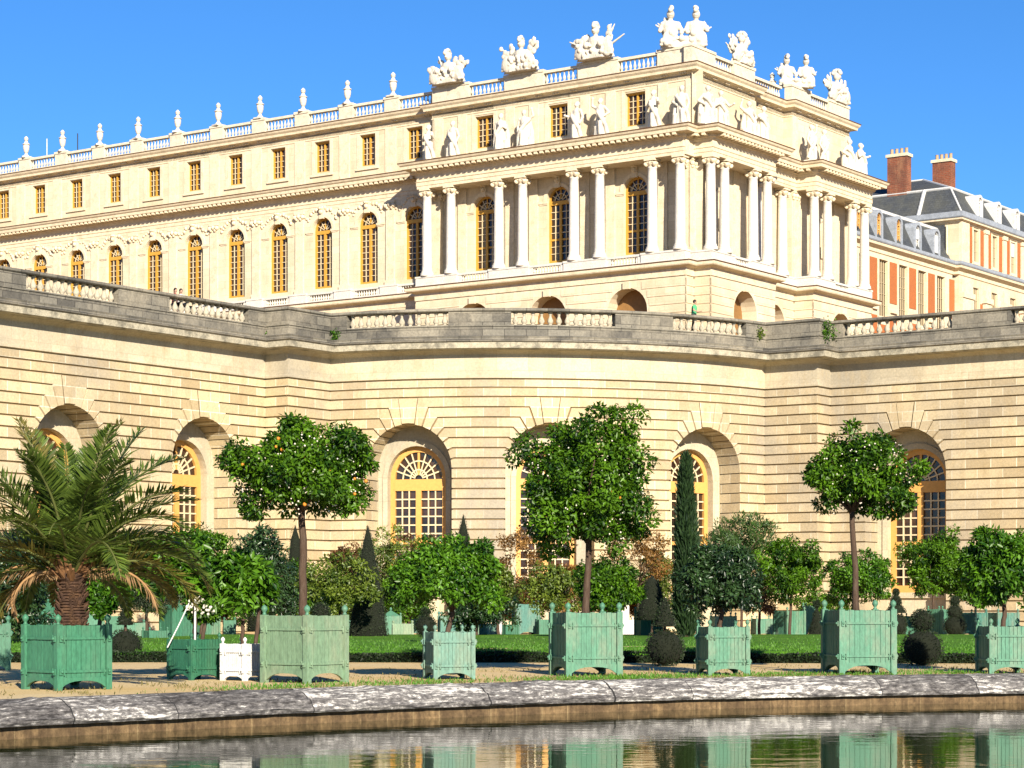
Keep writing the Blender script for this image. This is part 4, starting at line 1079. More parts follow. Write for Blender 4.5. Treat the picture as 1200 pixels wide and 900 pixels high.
# ------------------------------------------------------------------ planter tubs
def greens(name, c, dirt=(.26, .30, .21), amt=.5):
    return plain(name, c, .55, .25, 5, .3, .15, dirt, amt, (1, 1, .4))
T_TEAL = greens('sea_green_paint', (.10, .275, .175)); T_MID = greens('mid_green_paint', (.065, .22, .13), (.10, .21, .14)); T_PALE = greens('faded_green_paint', (.22, .35, .22), (.32, .37, .25), .55)
T_DARK = greens('deep_green_paint', (.035, .17, .095), (.07, .18, .10)); T_BLUE = greens('blue_green_paint', (.085, .25, .20)); T_WHT = plain('chalky_white_paint', (.85, .85, .83), .6, .12, 5, .3, .1, (.5, .48, .4), .35)
def planter(label, px, d, w, h, rot, mat, detail=2, lid=False, group='wooden planter tubs', wy=None, base_z=0.0, fin=True, fmat=None):
    """square orangery tub: four posts with ball finials, boarded sides between rails, iron straps, arched aprons"""
    x = (px - CX) / F * d; t = thing('planter_tub', label, 'planter', (x, d, base_z), rot, group); a = w / 2; pr = .055 * max(.8, w)
    for i, (sx, sy) in enumerate(((-1, -1), (1, -1), (1, 1), (-1, 1))):
        mb = MB(); q = pr; mb.box(sx * a - q, sx * a + q, sy * a - q, sy * a + q, 0, h * 1.015)
        po = link('corner_post', mb.mesh('corner_post', mat), t)
        if fin:
            mb = MB(); s = max(.75, w) * .74; mb.lathe([(.05 * s, 0), (.055 * s, .02 * s), (.03 * s, .045 * s), (.05 * s, .075 * s), (.075 * s, .12 * s), (.078 * s, .15 * s), (.06 * s, .195 * s), (.025 * s, .225 * s), (.008, .24 * s)], 12, (sx * a, sy * a, h * 1.015))
            link('finial', mb.mesh('finial', fmat or mat, smooth=True), po)
    g = random.Random(int(px * 7)); n = 9 if detail > 1 else 6
    for k in range(4):
        rz = k * math.pi / 2; c, s = math.cos(rz), math.sin(rz); Mx = lambda u, o, z: (c * u - s * (-a - o), s * u + c * (-a - o), z)
        mb = MB(); lo = .17 * h; half = a - pr
        for i in range(n):
            u0, u1 = -half + 2 * half * i / n, -half + 2 * half * (i + 1) / n; o = g.uniform(-.004, .004)
            ubox(mb, Mx, u0 + .006, u1 - .006, -.03, .012 + o, lo, h * (1 + g.uniform(-.006, .006)))
        ubox(mb, Mx, -half, half, -.04, -.005, lo, h * .99)
        # arched apron: bottom rail whose underside rises between the feet
        N = 10; us = [-half + 2 * half * i / N for i in range(N + 1)]
        zb = [lo - .105 * h * min(1, ((abs(u) / half) ** 3)) - .03 for u in us]
        for i in range(N):
            P = [Mx(us[i], .02, zb[i]), Mx(us[i + 1], .02, zb[i + 1]), Mx(us[i + 1], .02, lo + .03), Mx(us[i], .02, lo + .03)]; Q = [Mx(us[i], -.03, zb[i]), Mx(us[i + 1], -.03, zb[i + 1])]
            mb.face(P); mb.face([P[1], P[0], Q[0], Q[1]])
        sp = link('side_panel', mb.mesh('side_panel', mat), t)
        if detail > 1:
            for zz in (.29 * h, .80 * h):
                mb = MB(); ubox(mb, Mx, -a - pr * .6, a + pr * .6, .02, .038, zz - .022, zz + .022)
                for e in (-1, 1):
                    ubox(mb, Mx, e * (a - .01) - .03, e * (a - .01) + .03, pr + .002, pr + .03, zz - .06, zz + .05); mb.ball(Mx(e * (a - .02), pr + .035, zz), .028, 8, 5)
                    mb.capsule(Mx(e * (a - .1), .045, zz + .05), Mx(e * (a - .1), .045, zz - .06), .014, n=6)
                link('iron_strap', mb.mesh('iron_strap', mat), sp)
    mb = MB(); mb.box(-a + .03, a - .03, -a + .03, a - .03, h * .8, h * .9); mb.box(-a + .03, a - .03, -a + .03, a - .03, lo * .98, lo * .98 + .05)
    link('soil', mb.mesh('soil', M_SOIL), t)
    if lid:
        mb = MB(); mb.add([(-a, -a, h * 1.0), (a, -a, h), (a, a, h), (-a, a, h), (0, 0, h * 1.28)], [(0, 1, 4), (1, 2, 4), (2, 3, 4), (3, 0, 4), (3, 2, 1, 0)]); mb.lathe([(.04, 0), (.07, .05), (.02, .14)], 8, (0, 0, h * 1.27))
        link('pyramid_lid', mb.mesh('pyramid_lid', mat), t)
    return t
# ------------------------------------------------------------------ ground, pool, lawn
# far edge measured from the kerb line
far_edge = [(-13.5, 28.5), (-11.2, 32.2), (-8.24, 35.9), (-4.2, 40.1), (.2, 43.7), (5.3, 46.6), (11.3, 48.9), (18, 50.3), (26, 50.4), (33, 47.5), (37.5, 41), (38, 32), (34, 20), (26, 11), (14, 6), (2, 4.2), (-8, 6), (-14, 12), (-15.6, 20), (-15, 25)]
def spline(P, sub=8):
    out = []; n = len(P)
    for i in range(n):
        p0, p1, p2, p3 = P[i - 1], P[i], P[(i + 1) % n], P[(i + 2) % n]
        for k in range(sub):
            t = k / sub
            out.append(tuple(.5 * (2 * p1[a] + (p2[a] - p0[a]) * t + (2 * p0[a] - 5 * p1[a] + 4 * p2[a] - p3[a]) * t * t + (3 * p1[a] - p0[a] - 3 * p2[a] + p3[a]) * t ** 3) for a in (0, 1)))
    return out
POOL = spline(far_edge)
def offset(path, d, closed=True):
    out = []; n = len(path)
    for i in range(n):
        a = path[i - 1] if (i or closed) else path[i]; c = path[(i + 1) % n] if (i < n - 1 or closed) else path[i]
        t = unit(c[0] - a[0], c[1] - a[1]); out.append((path[i][0] + t[1] * d, path[i][1] - t[0] * d))
    return out
def sheet(name, outer, hole, z, mat):
    bm = bmesh.new(); es = []
    for loop in [outer] + ([hole] if hole else []):
        vs = [bm.verts.new((x, y, z)) for x, y in loop]
        es += [bm.edges.new((vs[i], vs[(i + 1) % len(vs)])) for i in range(len(vs))]
    bmesh.ops.triangle_fill(bm, use_beauty=True, use_dissolve=False, edges=es)
    for f in bm.faces:
        if f.normal.z < 0: f.normal_flip()
    me = bpy.data.meshes.new(name); bm.to_mesh(me); bm.free(); me.materials.append(mat)
    return link(name, me)
t = NT('sandy_gravel'); g = t.geo()
n1 = t.noise(g, .22, 6, .6, .5); n2 = t.noise(g, 2.2, 8, .7); n3 = t.noise(g, 30, 3, .6)
c = t.mix(t.ramp(n1, [(.4, 0), (.65, 1)]), (.86, .62, .29), (.92, .72, .41)); c = t.mix(t.ramp(n2, [(.55, 0), (.74, .55)]), c, (.46, .38, .12)); c = t.mix(.6, c, t.ramp(n3, [(.3, .5), (.7, 1.3)]), 'MULTIPLY')
t.bump(t.math('ADD', n2, n3), .5, .03); M_SAND = t.set(c, .95, .15)
t = NT('lawn_turf'); g = t.geo()
n1 = t.noise(g, .25, 6, .6, .5); n2 = t.noise(g, 5, 8, .75); n3 = t.noise(t.mapping(g, (1, 3, 1)), .9, 5, .6)
c = t.mix(t.ramp(n1, [(.35, 0), (.65, 1)]), (.06, .20, .012), (.12, .31, .02)); c = t.mix(t.ramp(n3, [(.5, 0), (.72, .6)]), c, (.17, .22, .035)); c = t.mix(.6, c, t.ramp(n2, [(.3, .4), (.7, 1.4)]), 'MULTIPLY')
t.bump(n2, .8, .06); M_LAWN = t.set(c, .9, .15)
t = NT('pool_kerb_stone'); g = t.geo(); uv = t.uv()
wob = t.n('ShaderNodeCombineXYZ'); t.l(t.math('MULTIPLY', t.noise(t.mapping(uv, (.23, 0, 1)), 1, 2, .5), 7.0), wob.inputs[0]); t.l(t.math('MULTIPLY', t.noise(t.mapping(uv, (1, 1, 1)), 3, 3, .6), .1), wob.inputs[1])
va = t.n('ShaderNodeVectorMath', operation='ADD'); t.l(uv, va.inputs[0]); t.l(wob.outputs[0], va.inputs[1])
br = t.n('ShaderNodeTexBrick'); t.l(va.outputs[0], br.inputs['Vector']); br.inputs['Scale'].default_value = 1; br.inputs['Brick Width'].default_value = 3.2; br.inputs['Row Height'].default_value = 6; br.inputs['Mortar Size'].default_value = .016; br.offset = 0
br.inputs['Color1'].default_value = (0, 0, 0, 1); br.inputs['Color2'].default_value = (1, 1, 1, 1); br.inputs['Mortar'].default_value = (.2, .2, .2, 1)
na = t.noise(t.mapping(uv, (.8, 2.6, 1)), .7, 10, .78, .5); nb = t.noise(t.mapping(uv, (1, 3, 1)), 4.5, 10, .8); nc = t.noise(t.mapping(uv, (.35, 11, 1)), 1.5, 8, .7)
w = t.math('ADD', t.math('MULTIPLY', na, .8), t.math('MULTIPLY', br.outputs[0], .15)); w = t.math('ADD', w, t.math('MULTIPLY', t.math('SUBTRACT', nb, .5), 1.3)); w = t.math('ADD', w, t.math('MULTIPLY', t.math('SUBTRACT', nc, .5), .55))
c = t.ramp(w, [(.28, (.05, .046, .045)), (.43, (.16, .15, .146)), (.555, (.30, .285, .27)), (.61, (.76, .73, .68))])
c = t.mix(.55, c, t.ramp(nb, [(.3, .5), (.7, 1.5)]), 'MULTIPLY')
c = t.mix(br.outputs['Fac'], c, (.03, .03, .03)); t.bump(t.math('ADD', nb, nc), .7, .04); M_KERB = t.set(c, .8, .25)
t = NT('pool_wall_sandstone'); g = t.geo(); uv = t.uv()
na = t.noise(t.mapping(uv, (1, .3, 1)), 3, 7, .7); nb = t.noise(uv, 9, 6, .7)
br = t.n('ShaderNodeTexBrick'); t.l(uv, br.inputs['Vector']); br.inputs['Scale'].default_value = 1; br.inputs['Brick Width'].default_value = .62; br.inputs['Row Height'].default_value = 4; br.inputs['Mortar Size'].default_value = .012
br.inputs['Color1'].default_value = (.30, .20, .10, 1); br.inputs['Color2'].default_value = (.20, .135, .07, 1); br.inputs['Mortar'].default_value = (.40, .29, .15, 1)
c = t.mix(t.ramp(na, [(.36, 0), (.56, .9)]), br.outputs[0], (.10, .065, .035)); c = t.mix(.8, c, t.ramp(nb, [(.3, .45), (.7, 1.5)]), 'MULTIPLY'); t.bump(nb, .6, .03); M_PWALL = t.set(c, .85, .2)
t = NT('pool_water'); g = t.geo()
w1 = t.noise(t.mapping(g, (1, 2.2, 1)), .9, 3, .5, .4); w2 = t.noise(t.mapping(g, (1, 1.8, 1)), 4.5, 3, .5)
t.bump(t.math('ADD', w1, t.math('MULTIPLY', w2, .15)), .045, .10)
M_WATER = t.set((.030, .042, .008), .01, .5); t.b.inputs['IOR'].default_value = 1.33
gr = sheet('ground', [(-1500, -400), (2000, -400), (2000, 3000), (-1500, 3000)], POOL, 0, M_SAND); tag(gr, kind='structure')
wa = sheet('pool_water', offset(POOL, .3), None, -.60, M_WATER); tag(wa, kind='structure')
pb = sheet('pool_bed', offset(POOL, .2), None, -1.6, M_PWALL); tag(pb, kind='structure')
fine = []
for i in range(len(POOL)):
    a, b = POOL[i], POOL[(i + 1) % len(POOL)]; m = max(1, int(math.hypot(b[0] - a[0], b[1] - a[1]) / .16)) if a[1] > 25 else 1
    fine += [(a[0] + (b[0] - a[0]) * k / m, a[1] + (b[1] - a[1]) * k / m) for k in range(m)]
kp = [(-.26, -.3), (-.2, .012), (-.02, .02), (.06, .015), (.16, .005), (.24, -.01), (.34, -.04), (.42, -.09), (.46, -.12), (.51, -.135), (.56, -.18), (.60, -.25), (.615, -.28), (.65, -.30), (.655, -.345), (.62, -.395), (.48, -.40)]
mb = MB(); mb.sweep(fine, kp, closed=True)
from mathutils import noise as mnoise
q = len(kp)
flat = {p for p in mb.v if p[2] in (-.3, .012, .02)}
nv = []
for k_, (x, y, z) in enumerate(mb.v):
    if len(mb.f) and (x, y, z) in flat: nv.append((x, y, z)); continue
    s_ = .045 * mnoise.noise((x * 1.1, y * 1.1, z * 5)) + .035 * mnoise.noise((x * 4, y * 4, z * 16)) + .03 * mnoise.noise((x * .5, y * .5, 3))
    nv.append((x - s_ * .4, y + s_ * .7, z + (s_ if z > -.385 else 0)))
mb.v = nv
tag(mb.build('pool_kerb', M_KERB, smooth=False), 'dark rounded stone kerb with white weathered patches around the pool', 'kerb', kind='structure')
mb = MB(); mb.sweep(POOL, [(.47, -.402), (.47, -.5), (.5, -1.65)], closed=True); tag(mb.build('pool_wall', M_PWALL), 'low brown sandstone wall of the pool under the kerb', 'wall', kind='structure')
LF = [(-46, 53.5), (-34, 55.5), (-24, 57.4), (-14, 58.6), (-5, 58.8), (4, 58.2), (12, 57.8), (22, 58.5), (34, 60), (46, 62)]
LFp = []
for i in range(len(LF) - 1):
    for k in range(6):
        s = k / 6; LFp.append((LF[i][0] + (LF[i + 1][0] - LF[i][0]) * s, LF[i][1] + (LF[i + 1][1] - LF[i][1]) * s + .12 * math.sin(i * 5 + k * 1.9)))
mb = MB(); mb.sweep(LFp, [(.3, -.01), (.22, .12), (.12, .24), (0, .30)])
lawn_top = [p for p in LFp] + [(46, 89), (20, 88), (0, 88), (-20, 88), (-46, 90)]
mb.face([(x, y, .30) for x, y in lawn_top])
mb.sweep([(46, 89), (20, 88), (0, 88), (-20, 88), (-46, 90)][::1], [(0, .3), (.25, -.01)])
lawn = tag(mb.build('lawn', M_LAWN), kind='structure')
for k, (x0, x1, y) in enumerate(((1.8, 5.8, 63.6), (10.2, 12.2, 63.2), (-2.5, .6, 61))):
    N = 14; ctr = [(x0 + (x1 - x0) * i / N, y + .5 * math.sin(i / N * 3.1)) for i in range(N + 1)]; wd = [.45 * math.sin(math.pi * (.04 + .92 * i / N)) ** .5 for i in range(N + 1)]
    mb = MB(); mb.face([(p[0], p[1] - w, .304) for p, w in zip(ctr, wd)] + [(p[0], p[1] + w, .304) for p, w in reversed(list(zip(ctr, wd)))])
    tag(mb.build('gravel_path', M_SAND), kind='structure')
# grass blades on the lawn and along its bank, dry tufts on the gravel
def blades(name, pos, h, mat, seed, kind='stuff'):
    g = np.random.default_rng(seed); n = len(pos)
    ax_ = g.normal(size=(n, 3)) * .45 + np.array([0, 0, 1.0])
    o = link(name, leaf_mesh(name, pos, ax_, rdir(g, n), h * g.uniform(.5, 1.3, n), .022 * g.uniform(.7, 1.5, n), np.clip(g.normal(.45, .22, n), 0, 1), mat, .1))
    return o
g = np.random.default_rng(3)
n = 30000; xs = g.uniform(-22, 24, n); lx = np.array([p[0] for p in LFp]); ly = np.array([p[1] for p in LFp])
yf = np.interp(xs, lx, ly); dy = g.exponential(5.5, n); keep = dy < 26
pos = np.stack([xs, yf + dy, np.full(n, .295)], 1)[keep]
nb = 9000; xb = g.uniform(-22, 24, nb); tb = g.random(nb); posb = np.stack([xb, np.interp(xb, lx, ly) - .28 * tb, .29 * (1 - tb)], 1)
tag(blades('grass', np.concatenate([pos, posb]), .085, G_GR, 4), 'green grass blades of the lawn behind the tubs', 'grass', kind='stuff')
n = 9000; xs = g.uniform(-13, 15, n); kx = np.array([p[0] for p in POOL[:64]]); ky = np.array([p[1] for p in POOL[:64]])
ys = np.interp(xs, kx, ky) + .15 + g.exponential(3.2, n); pat = np.sin(xs * 1.9 + 1) * np.cos(ys * 1.1 + xs * .4) + .5 * np.sin(xs * 4.3 + ys * 2.2); keep = (pat + g.normal(0, .35, n) > .25) & (ys < 57)
tag(blades('dry_grass', np.stack([xs, ys, np.zeros(n)], 1)[keep], .07, G_DG, 6), 'sparse dry grass on the gravel around the tubs', 'grass', kind='stuff')
n = 5200; cxs = np.array([-4.2, -1.8, 1.2, 3.0, 5.4, 7.4, 9.8, 2.4]); k_ = g.integers(0, 8, n); xs = cxs[k_] + g.normal(0, .75, n); ys = np.interp(xs, kx, ky) + .3 + np.abs(g.normal(0, 1.3, n))
tag(blades('grass', np.stack([xs, ys, np.zeros(n)], 1), .075, G_GR, 9), 'green grass tufts growing on the gravel beside the tub feet', 'grass', kind='stuff')
# upper terrace floor behind the parapet
M_TERR = plain('terrace_gravel', (.36, .19, .06), .95, .3, 1.2, .1, .3)
tp = offset([PL, P1, P2] + ARCP + [P3, P4, PR], -.62, False)
ter = sheet('upper_terrace', tp + [(PR[0] + 120, PR[1] + 60), (PR[0] + 200, 420), (-260, 420), (PL[0] - 160, PL[1] + 30)], None, 16.45, M_TERR); tag(ter, kind='structure')
# ------------------------------------------------------------------ tubs and trees by the pool
planter('large deep sea-green tub, corner-on, holding the palm', 78, 40.5, 1.06, 1.17, R(45), greens('palm_tub_paint', (.065, .245, .14), (.10, .23, .14)))
planter('green tub cut off by the left edge of the photo', -16, 52, 1.0, 1.08, R(12), T_MID)
planter('small dark green tub with a roped young trunk, left of the white tub', 228, 45.6, .72, .82, R(46), T_DARK)
planter('small white tub between a dark green tub and a faded green tub', 285, 45.1, .58, .74, R(57), T_WHT)
planter('large faded green tub, corner-on, under the fruiting orange tree at left', 357, 43.9, 1.12, 1.32, R(53.7), T_PALE, fmat=T_TEAL)
planter('small pale blue-green tub under the low bushy tree, left of the central tall tub', 526, 45.9, .80, .97, R(17), greens('pale_blue_green_paint', (.16, .32, .25)))
planter('tall square sea-green tub under the dense central orange tree', 686, 48.0, 1.15, 1.36, R(16), T_TEAL)
planter('small sea-green tub under the dark clipped round tree beside the cypress', 847, 48.4, .85, 1.05, R(12), T_TEAL)
planter('tall square sea-green tub under the thin-trunked open orange tree at right', 1006, 49.0, 1.18, 1.41, R(10), T_TEAL)
planter('sea-green tub at the right edge of the photo', 1177, 49.6, .92, 1.05, R(6), T_TEAL)
ORG_G = 'orange trees in the tubs by the pool'
tree('orange_tree', 'orange tree dotted with ripe fruit and blossom in the large faded green tub', 354, 43.9, 1.19, 556, 88, 67, G_OR, 21, ORG_G, .088, clumps=190, per=135, crad=.27, ll=.118, lw=.06, zmin=-.75, fruit=18, flowers=150, depth=.95, trunk_px=356, branches=7)
tree('orange_tree', 'tallest dense orange tree standing in the tall central sea-green tub', 686, 48.0, 1.22, 570, 86, 94, G_OR, 33, ORG_G, .085, clumps=210, per=135, crad=.30, ll=.12, lw=.062, zmin=-.85, fruit=2, flowers=70, depth=.95, branches=7)
tree('orange_tree', 'airy orange tree with a tall thin trunk and gaps in its crown', 1012, 49.0, 1.27, 560, 74, 62, G_OR, 47, ORG_G, .075, clumps=100, per=140, crad=.27, ll=.118, lw=.06, zmin=-.8, fruit=4, flowers=60, depth=.9, trunk_px=1003, branches=8)
tree('bushy_tree', 'low wide bright green tree in the small pale blue-green tub', 523, 45.9, .87, 680, 70, 52, G_BR, 52, None, .06, clumps=150, per=130, crad=.25, ll=.122, lw=.06, zmin=-.55, depth=.9, branches=6)
tree('bushy_tree', 'dark grey-green clipped round tree right of the tall cypress', 843, 48.4, .95, 683, 57, 48, G_DK, 53, None, .06, clumps=150, per=130, crad=.21, ll=.12, lw=.05, zmin=-.8, branches=6)
tree('bushy_tree', 'glossy bright green tree in the tub at the right edge', 1174, 49.6, .95, 668, 49, 55, G_BR, 54, None, .06, clumps=130, per=125, crad=.24, ll=.15, lw=.068, zmin=-.75, branches=6)
tree('camellia_tree', 'broad-leaved glossy tree growing in the small white tub', 280, 45.1, .66, 688, 44, 46, G_BR, 55, None, .045, clumps=50, per=80, crad=.25, ll=.2, lw=.09, zmin=-.6, trunk_px=286, branches=5)
tree('camellia_tree', 'glossy young tree tied to a stake in the small dark green tub', 206, 45.6, .73, 672, 50, 52, G_BR, 56, None, .045, clumps=60, per=80, crad=.26, ll=.19, lw=.085, zmin=-.4, trunk_px=226, branches=5)
tree('shade_tree', 'dark brown-edged bushy tree behind the white tub', 302, 56, 0, 668, 42, 56, G_DK, 57, None, .06, clumps=80, per=90, crad=.28, ll=.13, lw=.055, zmin=-.8)
# stake and guy rope on the dark green tub
a = at(229, 712, 45.5); mb = MB(); mb.tube([(a.x, 45.42, .72), (a.x + .01, 45.42, 1.75)], .022, 7); tag(mb.build('tree_stake', M_WHITE), 'thin pale stake tied beside the young trunk in the dark green tub', 'stake')
b0, b1 = at(196, 759, 45.2), at(222, 706, 45.5); mb = MB(); mb.tube([b0, b0.lerp(b1, .5) - Vector((0, 0, .02)), b1], .014, 6); tag(mb.build('guy_rope', M_WHITE), 'slanting white rope running down to the dark green tub rim', 'rope')
# ---- palm
px_, d_ = 84, 40.5; pc = at(px_, 700, d_)
PALM = thing('palm_tree', 'spreading date palm with drooping dry lower fronds in the green tub', 'palm', (pc.x, d_, 1.05))
mb = MB(); zt = .98
prof = [(.27, 0)]
g0 = random.Random(4)
for k in range(17):
    z = .03 + k * .053; prof += [(.25 - .002 * k + .025, z), (.235 - .002 * k, z + .035)]
mb.lathe(prof + [(.26, .96), (.29, 1.05), (.18, 1.2)], 18, fold=.05, fn=9)
for k in range(130):
    a = g0.random() * 6.28; z = g0.uniform(.05, .95); r0 = .235
    mb.capsule((r0 * math.cos(a), r0 * math.sin(a), z), ((r0 + .07) * math.cos(a), (r0 + .07) * math.sin(a), z + .07), .035, .015, 5)
link('trunk', mb.mesh('palm_trunk', plain('palm_trunk_fibre', (.085, .05, .035), .95, .7, 14, .1, .8, (.20, .11, .055), .5)), PALM)
mb = MB()
for k in range(40):
    a = 2 * math.pi * k / 40 + g0.uniform(-.15, .15); e = g0.uniform(.5, 1.7)
    p0 = Vector((.2 * math.cos(a), .2 * math.sin(a), .95 + .1 * g0.random())); p1 = p0 + Vector((math.cos(a) * .28, math.sin(a) * .28, .28 * e))
    mb.tube([p0, p1], [.05, .025], 5)
link('leaf_bases', mb.mesh('leaf_bases', plain('orange_brown_leaf_base', (.24, .12, .05), .8, .5, 8)), PALM)
M_RACH = plain('palm_leaf_stalk', (.13, .15, .04), .6, .3, 8); M_RACHD = plain('dry_palm_leaf_stalk', (.42, .24, .10), .8, .3, 8)
def frond(az, el, L, droop, mat, seed, dry=False, twist=0, nl=84):
    g = np.random.default_rng(seed); N = 16; p = np.array([.14 * math.cos(az), .14 * math.sin(az), 1.02]); pts = [p.copy()]; dirs = []
    h = np.array([math.cos(az), math.sin(az), 0])
    for k in range(N):
        t = (k + .5) / N; a = el - droop * t ** 1.4
        d = h * math.cos(a) + np.array([0, 0, math.sin(a)]); dirs.append(d); p = p + d * L / N; pts.append(p.copy())
    pts = np.array(pts); dirs = np.array(dirs + [dirs[-1]])
    P, A, Nn, LL = [], [], [], []
    for i in range(nl):
        t = .1 + .9 * i / nl; f = t * N; k = min(int(f), N - 1); q = pts[k] + (pts[k + 1] - pts[k]) * (f - k); d = dirs[k]
        sd = np.cross(d, [0, 0, 1.0]); sd /= np.linalg.norm(sd) + 1e-9; up = np.cross(sd, d)
        l = L * .20 * (math.sin(math.pi * min(1, .18 + t * .78)) ** .7) * g.uniform(.85, 1.1)
        for s in (-1, 1):
            ax = d * (.55 + .5 * t) + sd * s * .85 + up * (.42 + g.normal() * .24) - (np.array([0, 0, .25]) if not dry else np.array([0, 0, 1.3]))
            P.append(q); A.append(ax); Nn.append(up + g.normal(size=3) * .2); LL.append(l)
    n = len(P); t_ = np.clip(g.normal(.4, .2, n), 0, 1)
    mb = MB(); mb.tube([tuple(x) for x in pts], [.035 * (1 - .85 * k / N) + .004 for k in range(N + 1)], 6)
    fr = link('frond', mb.mesh('frond_stalk', M_RACHD if dry else M_RACH, smooth=True), PALM)
    link('leaflets', leaf_mesh('leaflets', np.array(P), np.array(A), np.array(Nn), np.array(LL), np.full(n, .046 if not dry else .03), t_, mat, .15), fr)
g1 = random.Random(12); k = 0
for el, cnt, L, dr in ((1.45, 9, 3.0, .55), (1.2, 12, 3.05, 1.0), (.85, 12, 3.0, 1.5), (.55, 12, 2.75, 1.6), (.2, 8, 2.3, 1.4)):
    for i in range(cnt):
        az = 2 * math.pi * (i + .5 * (k % 2) + g1.uniform(-.3, .3)) / cnt + k * .5
        if el < .6 and -math.sin(az) > .62: continue
        frond(az, el + g1.uniform(-.18, .18), L * g1.uniform(.8, 1.08), dr * g1.uniform(.85, 1.15), G_PY if g1.random() < (.4 if el < .6 else .1) else G_PA, 100 + k * 20 + i)
    k += 1
frond(.12, .72, 2.9, 2.1, G_PY, 300); frond(-.25, .45, 2.7, 1.7, G_PY, 303)
frond(math.pi * 1.05, .55, 2.2, 3.0, G_PD, 301, True, nl=50); frond(math.pi * .9, .4, 1.8, 2.7, G_PD, 306, True, nl=40); frond(-.35, .35, 2.0, 1.75, G_PD, 302, True, nl=44); frond(-2.5, .3, 1.5, 2.3, G_PD, 304, True, nl=40)
# ---- low clipped hedge edging the lawn; dark leaves also stand in for bank shade
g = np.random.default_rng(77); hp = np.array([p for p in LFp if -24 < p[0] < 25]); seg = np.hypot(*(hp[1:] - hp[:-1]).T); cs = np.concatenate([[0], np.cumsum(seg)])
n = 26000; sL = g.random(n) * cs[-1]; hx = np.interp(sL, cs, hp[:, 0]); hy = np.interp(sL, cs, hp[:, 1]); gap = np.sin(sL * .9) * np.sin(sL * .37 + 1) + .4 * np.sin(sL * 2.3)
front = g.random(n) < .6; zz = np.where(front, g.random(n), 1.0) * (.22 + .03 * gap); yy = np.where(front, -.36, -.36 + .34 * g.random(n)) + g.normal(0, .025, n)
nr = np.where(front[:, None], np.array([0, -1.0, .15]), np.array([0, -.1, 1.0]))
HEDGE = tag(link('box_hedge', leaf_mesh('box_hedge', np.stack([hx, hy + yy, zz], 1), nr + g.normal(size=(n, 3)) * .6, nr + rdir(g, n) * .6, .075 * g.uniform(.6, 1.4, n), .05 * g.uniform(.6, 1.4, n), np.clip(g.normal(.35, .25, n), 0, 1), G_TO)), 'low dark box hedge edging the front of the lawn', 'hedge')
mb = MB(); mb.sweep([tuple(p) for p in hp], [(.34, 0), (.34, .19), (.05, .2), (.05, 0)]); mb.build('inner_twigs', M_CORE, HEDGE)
# ---- topiary
TG = 'clipped topiary by the lawn'
topiary('dark clipped ball with a small cone above it, right of the palm tub', 147, 59, 0, [('ball', .42, .42), ('cone', .98, .2, .62, .8), ('ball', 1.55, .13)], 61, group=TG)
topiary('large dark yew ball topped by a narrow cone, right of the central tall tub', 779, 55, 0, [('ball', .45, .46, .97), ('cone', .98, .27, .74, .75)], 64, group=TG)
topiary('two stacked dark yew balls right of the tall tub at right', 1081, 55.5, 0, [('ball', .44, .49, .92), ('ball', 1.12, .265)], 67, group=TG)
topiary('dark yew ball with a tiny ball on top behind the small pale blue-green tub', 499, 72, .3, [('ball', .50, .34), ('ball', .95, .12)], 70, group=TG)
topiary('rounded dark yew bush behind the large faded green tub', 376, 62, 0, [('ball', .55, .5, 1.1), ('ball', 1.3, .24)], 73, group=TG)
topiary('stepped yew pyramid on a ball, far back by the wall', 1050, 93, 0, [('ball', .62, .45), ('cone', 1.12, .42, .5, .6), ('cone', 1.5, .24, .45, .6), ('ball', 2.0, .12)], 76, group=TG)
topiary('far yew of three stacked balls beside the corner-on far tub', 1119, 95, 0, [('ball', .55, .46), ('ball', 1.15, .32), ('ball', 1.62, .2)], 79, group=TG)
topiary('slim dark yew cone leaning by the far tubs, left of the right tall tub', 957, 90, 0, [('cone', .1, .38, 1.35, .9), ('ball', 1.5, .13)], 82, group=TG)
topiary('tall grey-green clipped cone right of the faded green tub', 431, 84, 0, [('cone', .2, .78, 4.3, .8)], 85, G_GY, group=TG)
topiary('narrow far yew cone showing above the low bushy tree', 543, 104, 0, [('cone', .2, .75, 5.5, .7)], 88, G_GY, group=TG)
topiary('far narrow yew cone behind the camellia in the white tub', 304, 104, 0, [('cone', .2, .6, 5.2, .7)], 91, G_GY, group=TG)
topiary('far clipped column seen behind the trunk of the fruiting orange tree', 346, 104, 0, [('cone', .2, .45, 5.0, .35)], 94, G_GY, group=TG)
topiary('dark broad yew cone behind the white far tub', 764, 84, 0, [('cone', .9, .62, 1.7, .5)], 97, G_TO, group=TG)
# ---- the tall cypress
c = at(804, 735, 82); CY = thing('cypress', 'tall narrow dark cypress column in front of the fourth big arch', 'cypress', (c.x, 82, 0))
mb = MB(); mb.tube([(0, 0, 0), (0, 0, 6.6)], [.14, .02], 8); link('trunk', mb.mesh('cypress_trunk', M_BARK), CY)
g = np.random.default_rng(5); n = 9000
tt = g.random(n) ** .9; a = g.random(n) * 2 * np.pi; prof_ = np.interp(tt, [0, .06, .3, .6, .85, 1], [.22, .34, .38, .32, .20, .03]); rr = prof_ * g.uniform(.55, 1.05, n) * (1 + .22 * np.sin(3 * a + tt * 22) * np.cos(tt * 31 + a * 2))
pos = np.stack([rr * np.cos(a), rr * np.sin(a), .25 + tt * 6.6], 1); axc = np.stack([np.cos(a) * .35, np.sin(a) * .35, np.ones(n)], 1) + g.normal(size=(n, 3)) * .2
link('crown', leaf_mesh('cypress_crown', pos, axc, rdir(g, n), .34 * g.uniform(.6, 1.3, n), .06 * g.uniform(.7, 1.3, n), np.clip(g.normal(.4, .25, n), 0, 1), G_CY), CY)
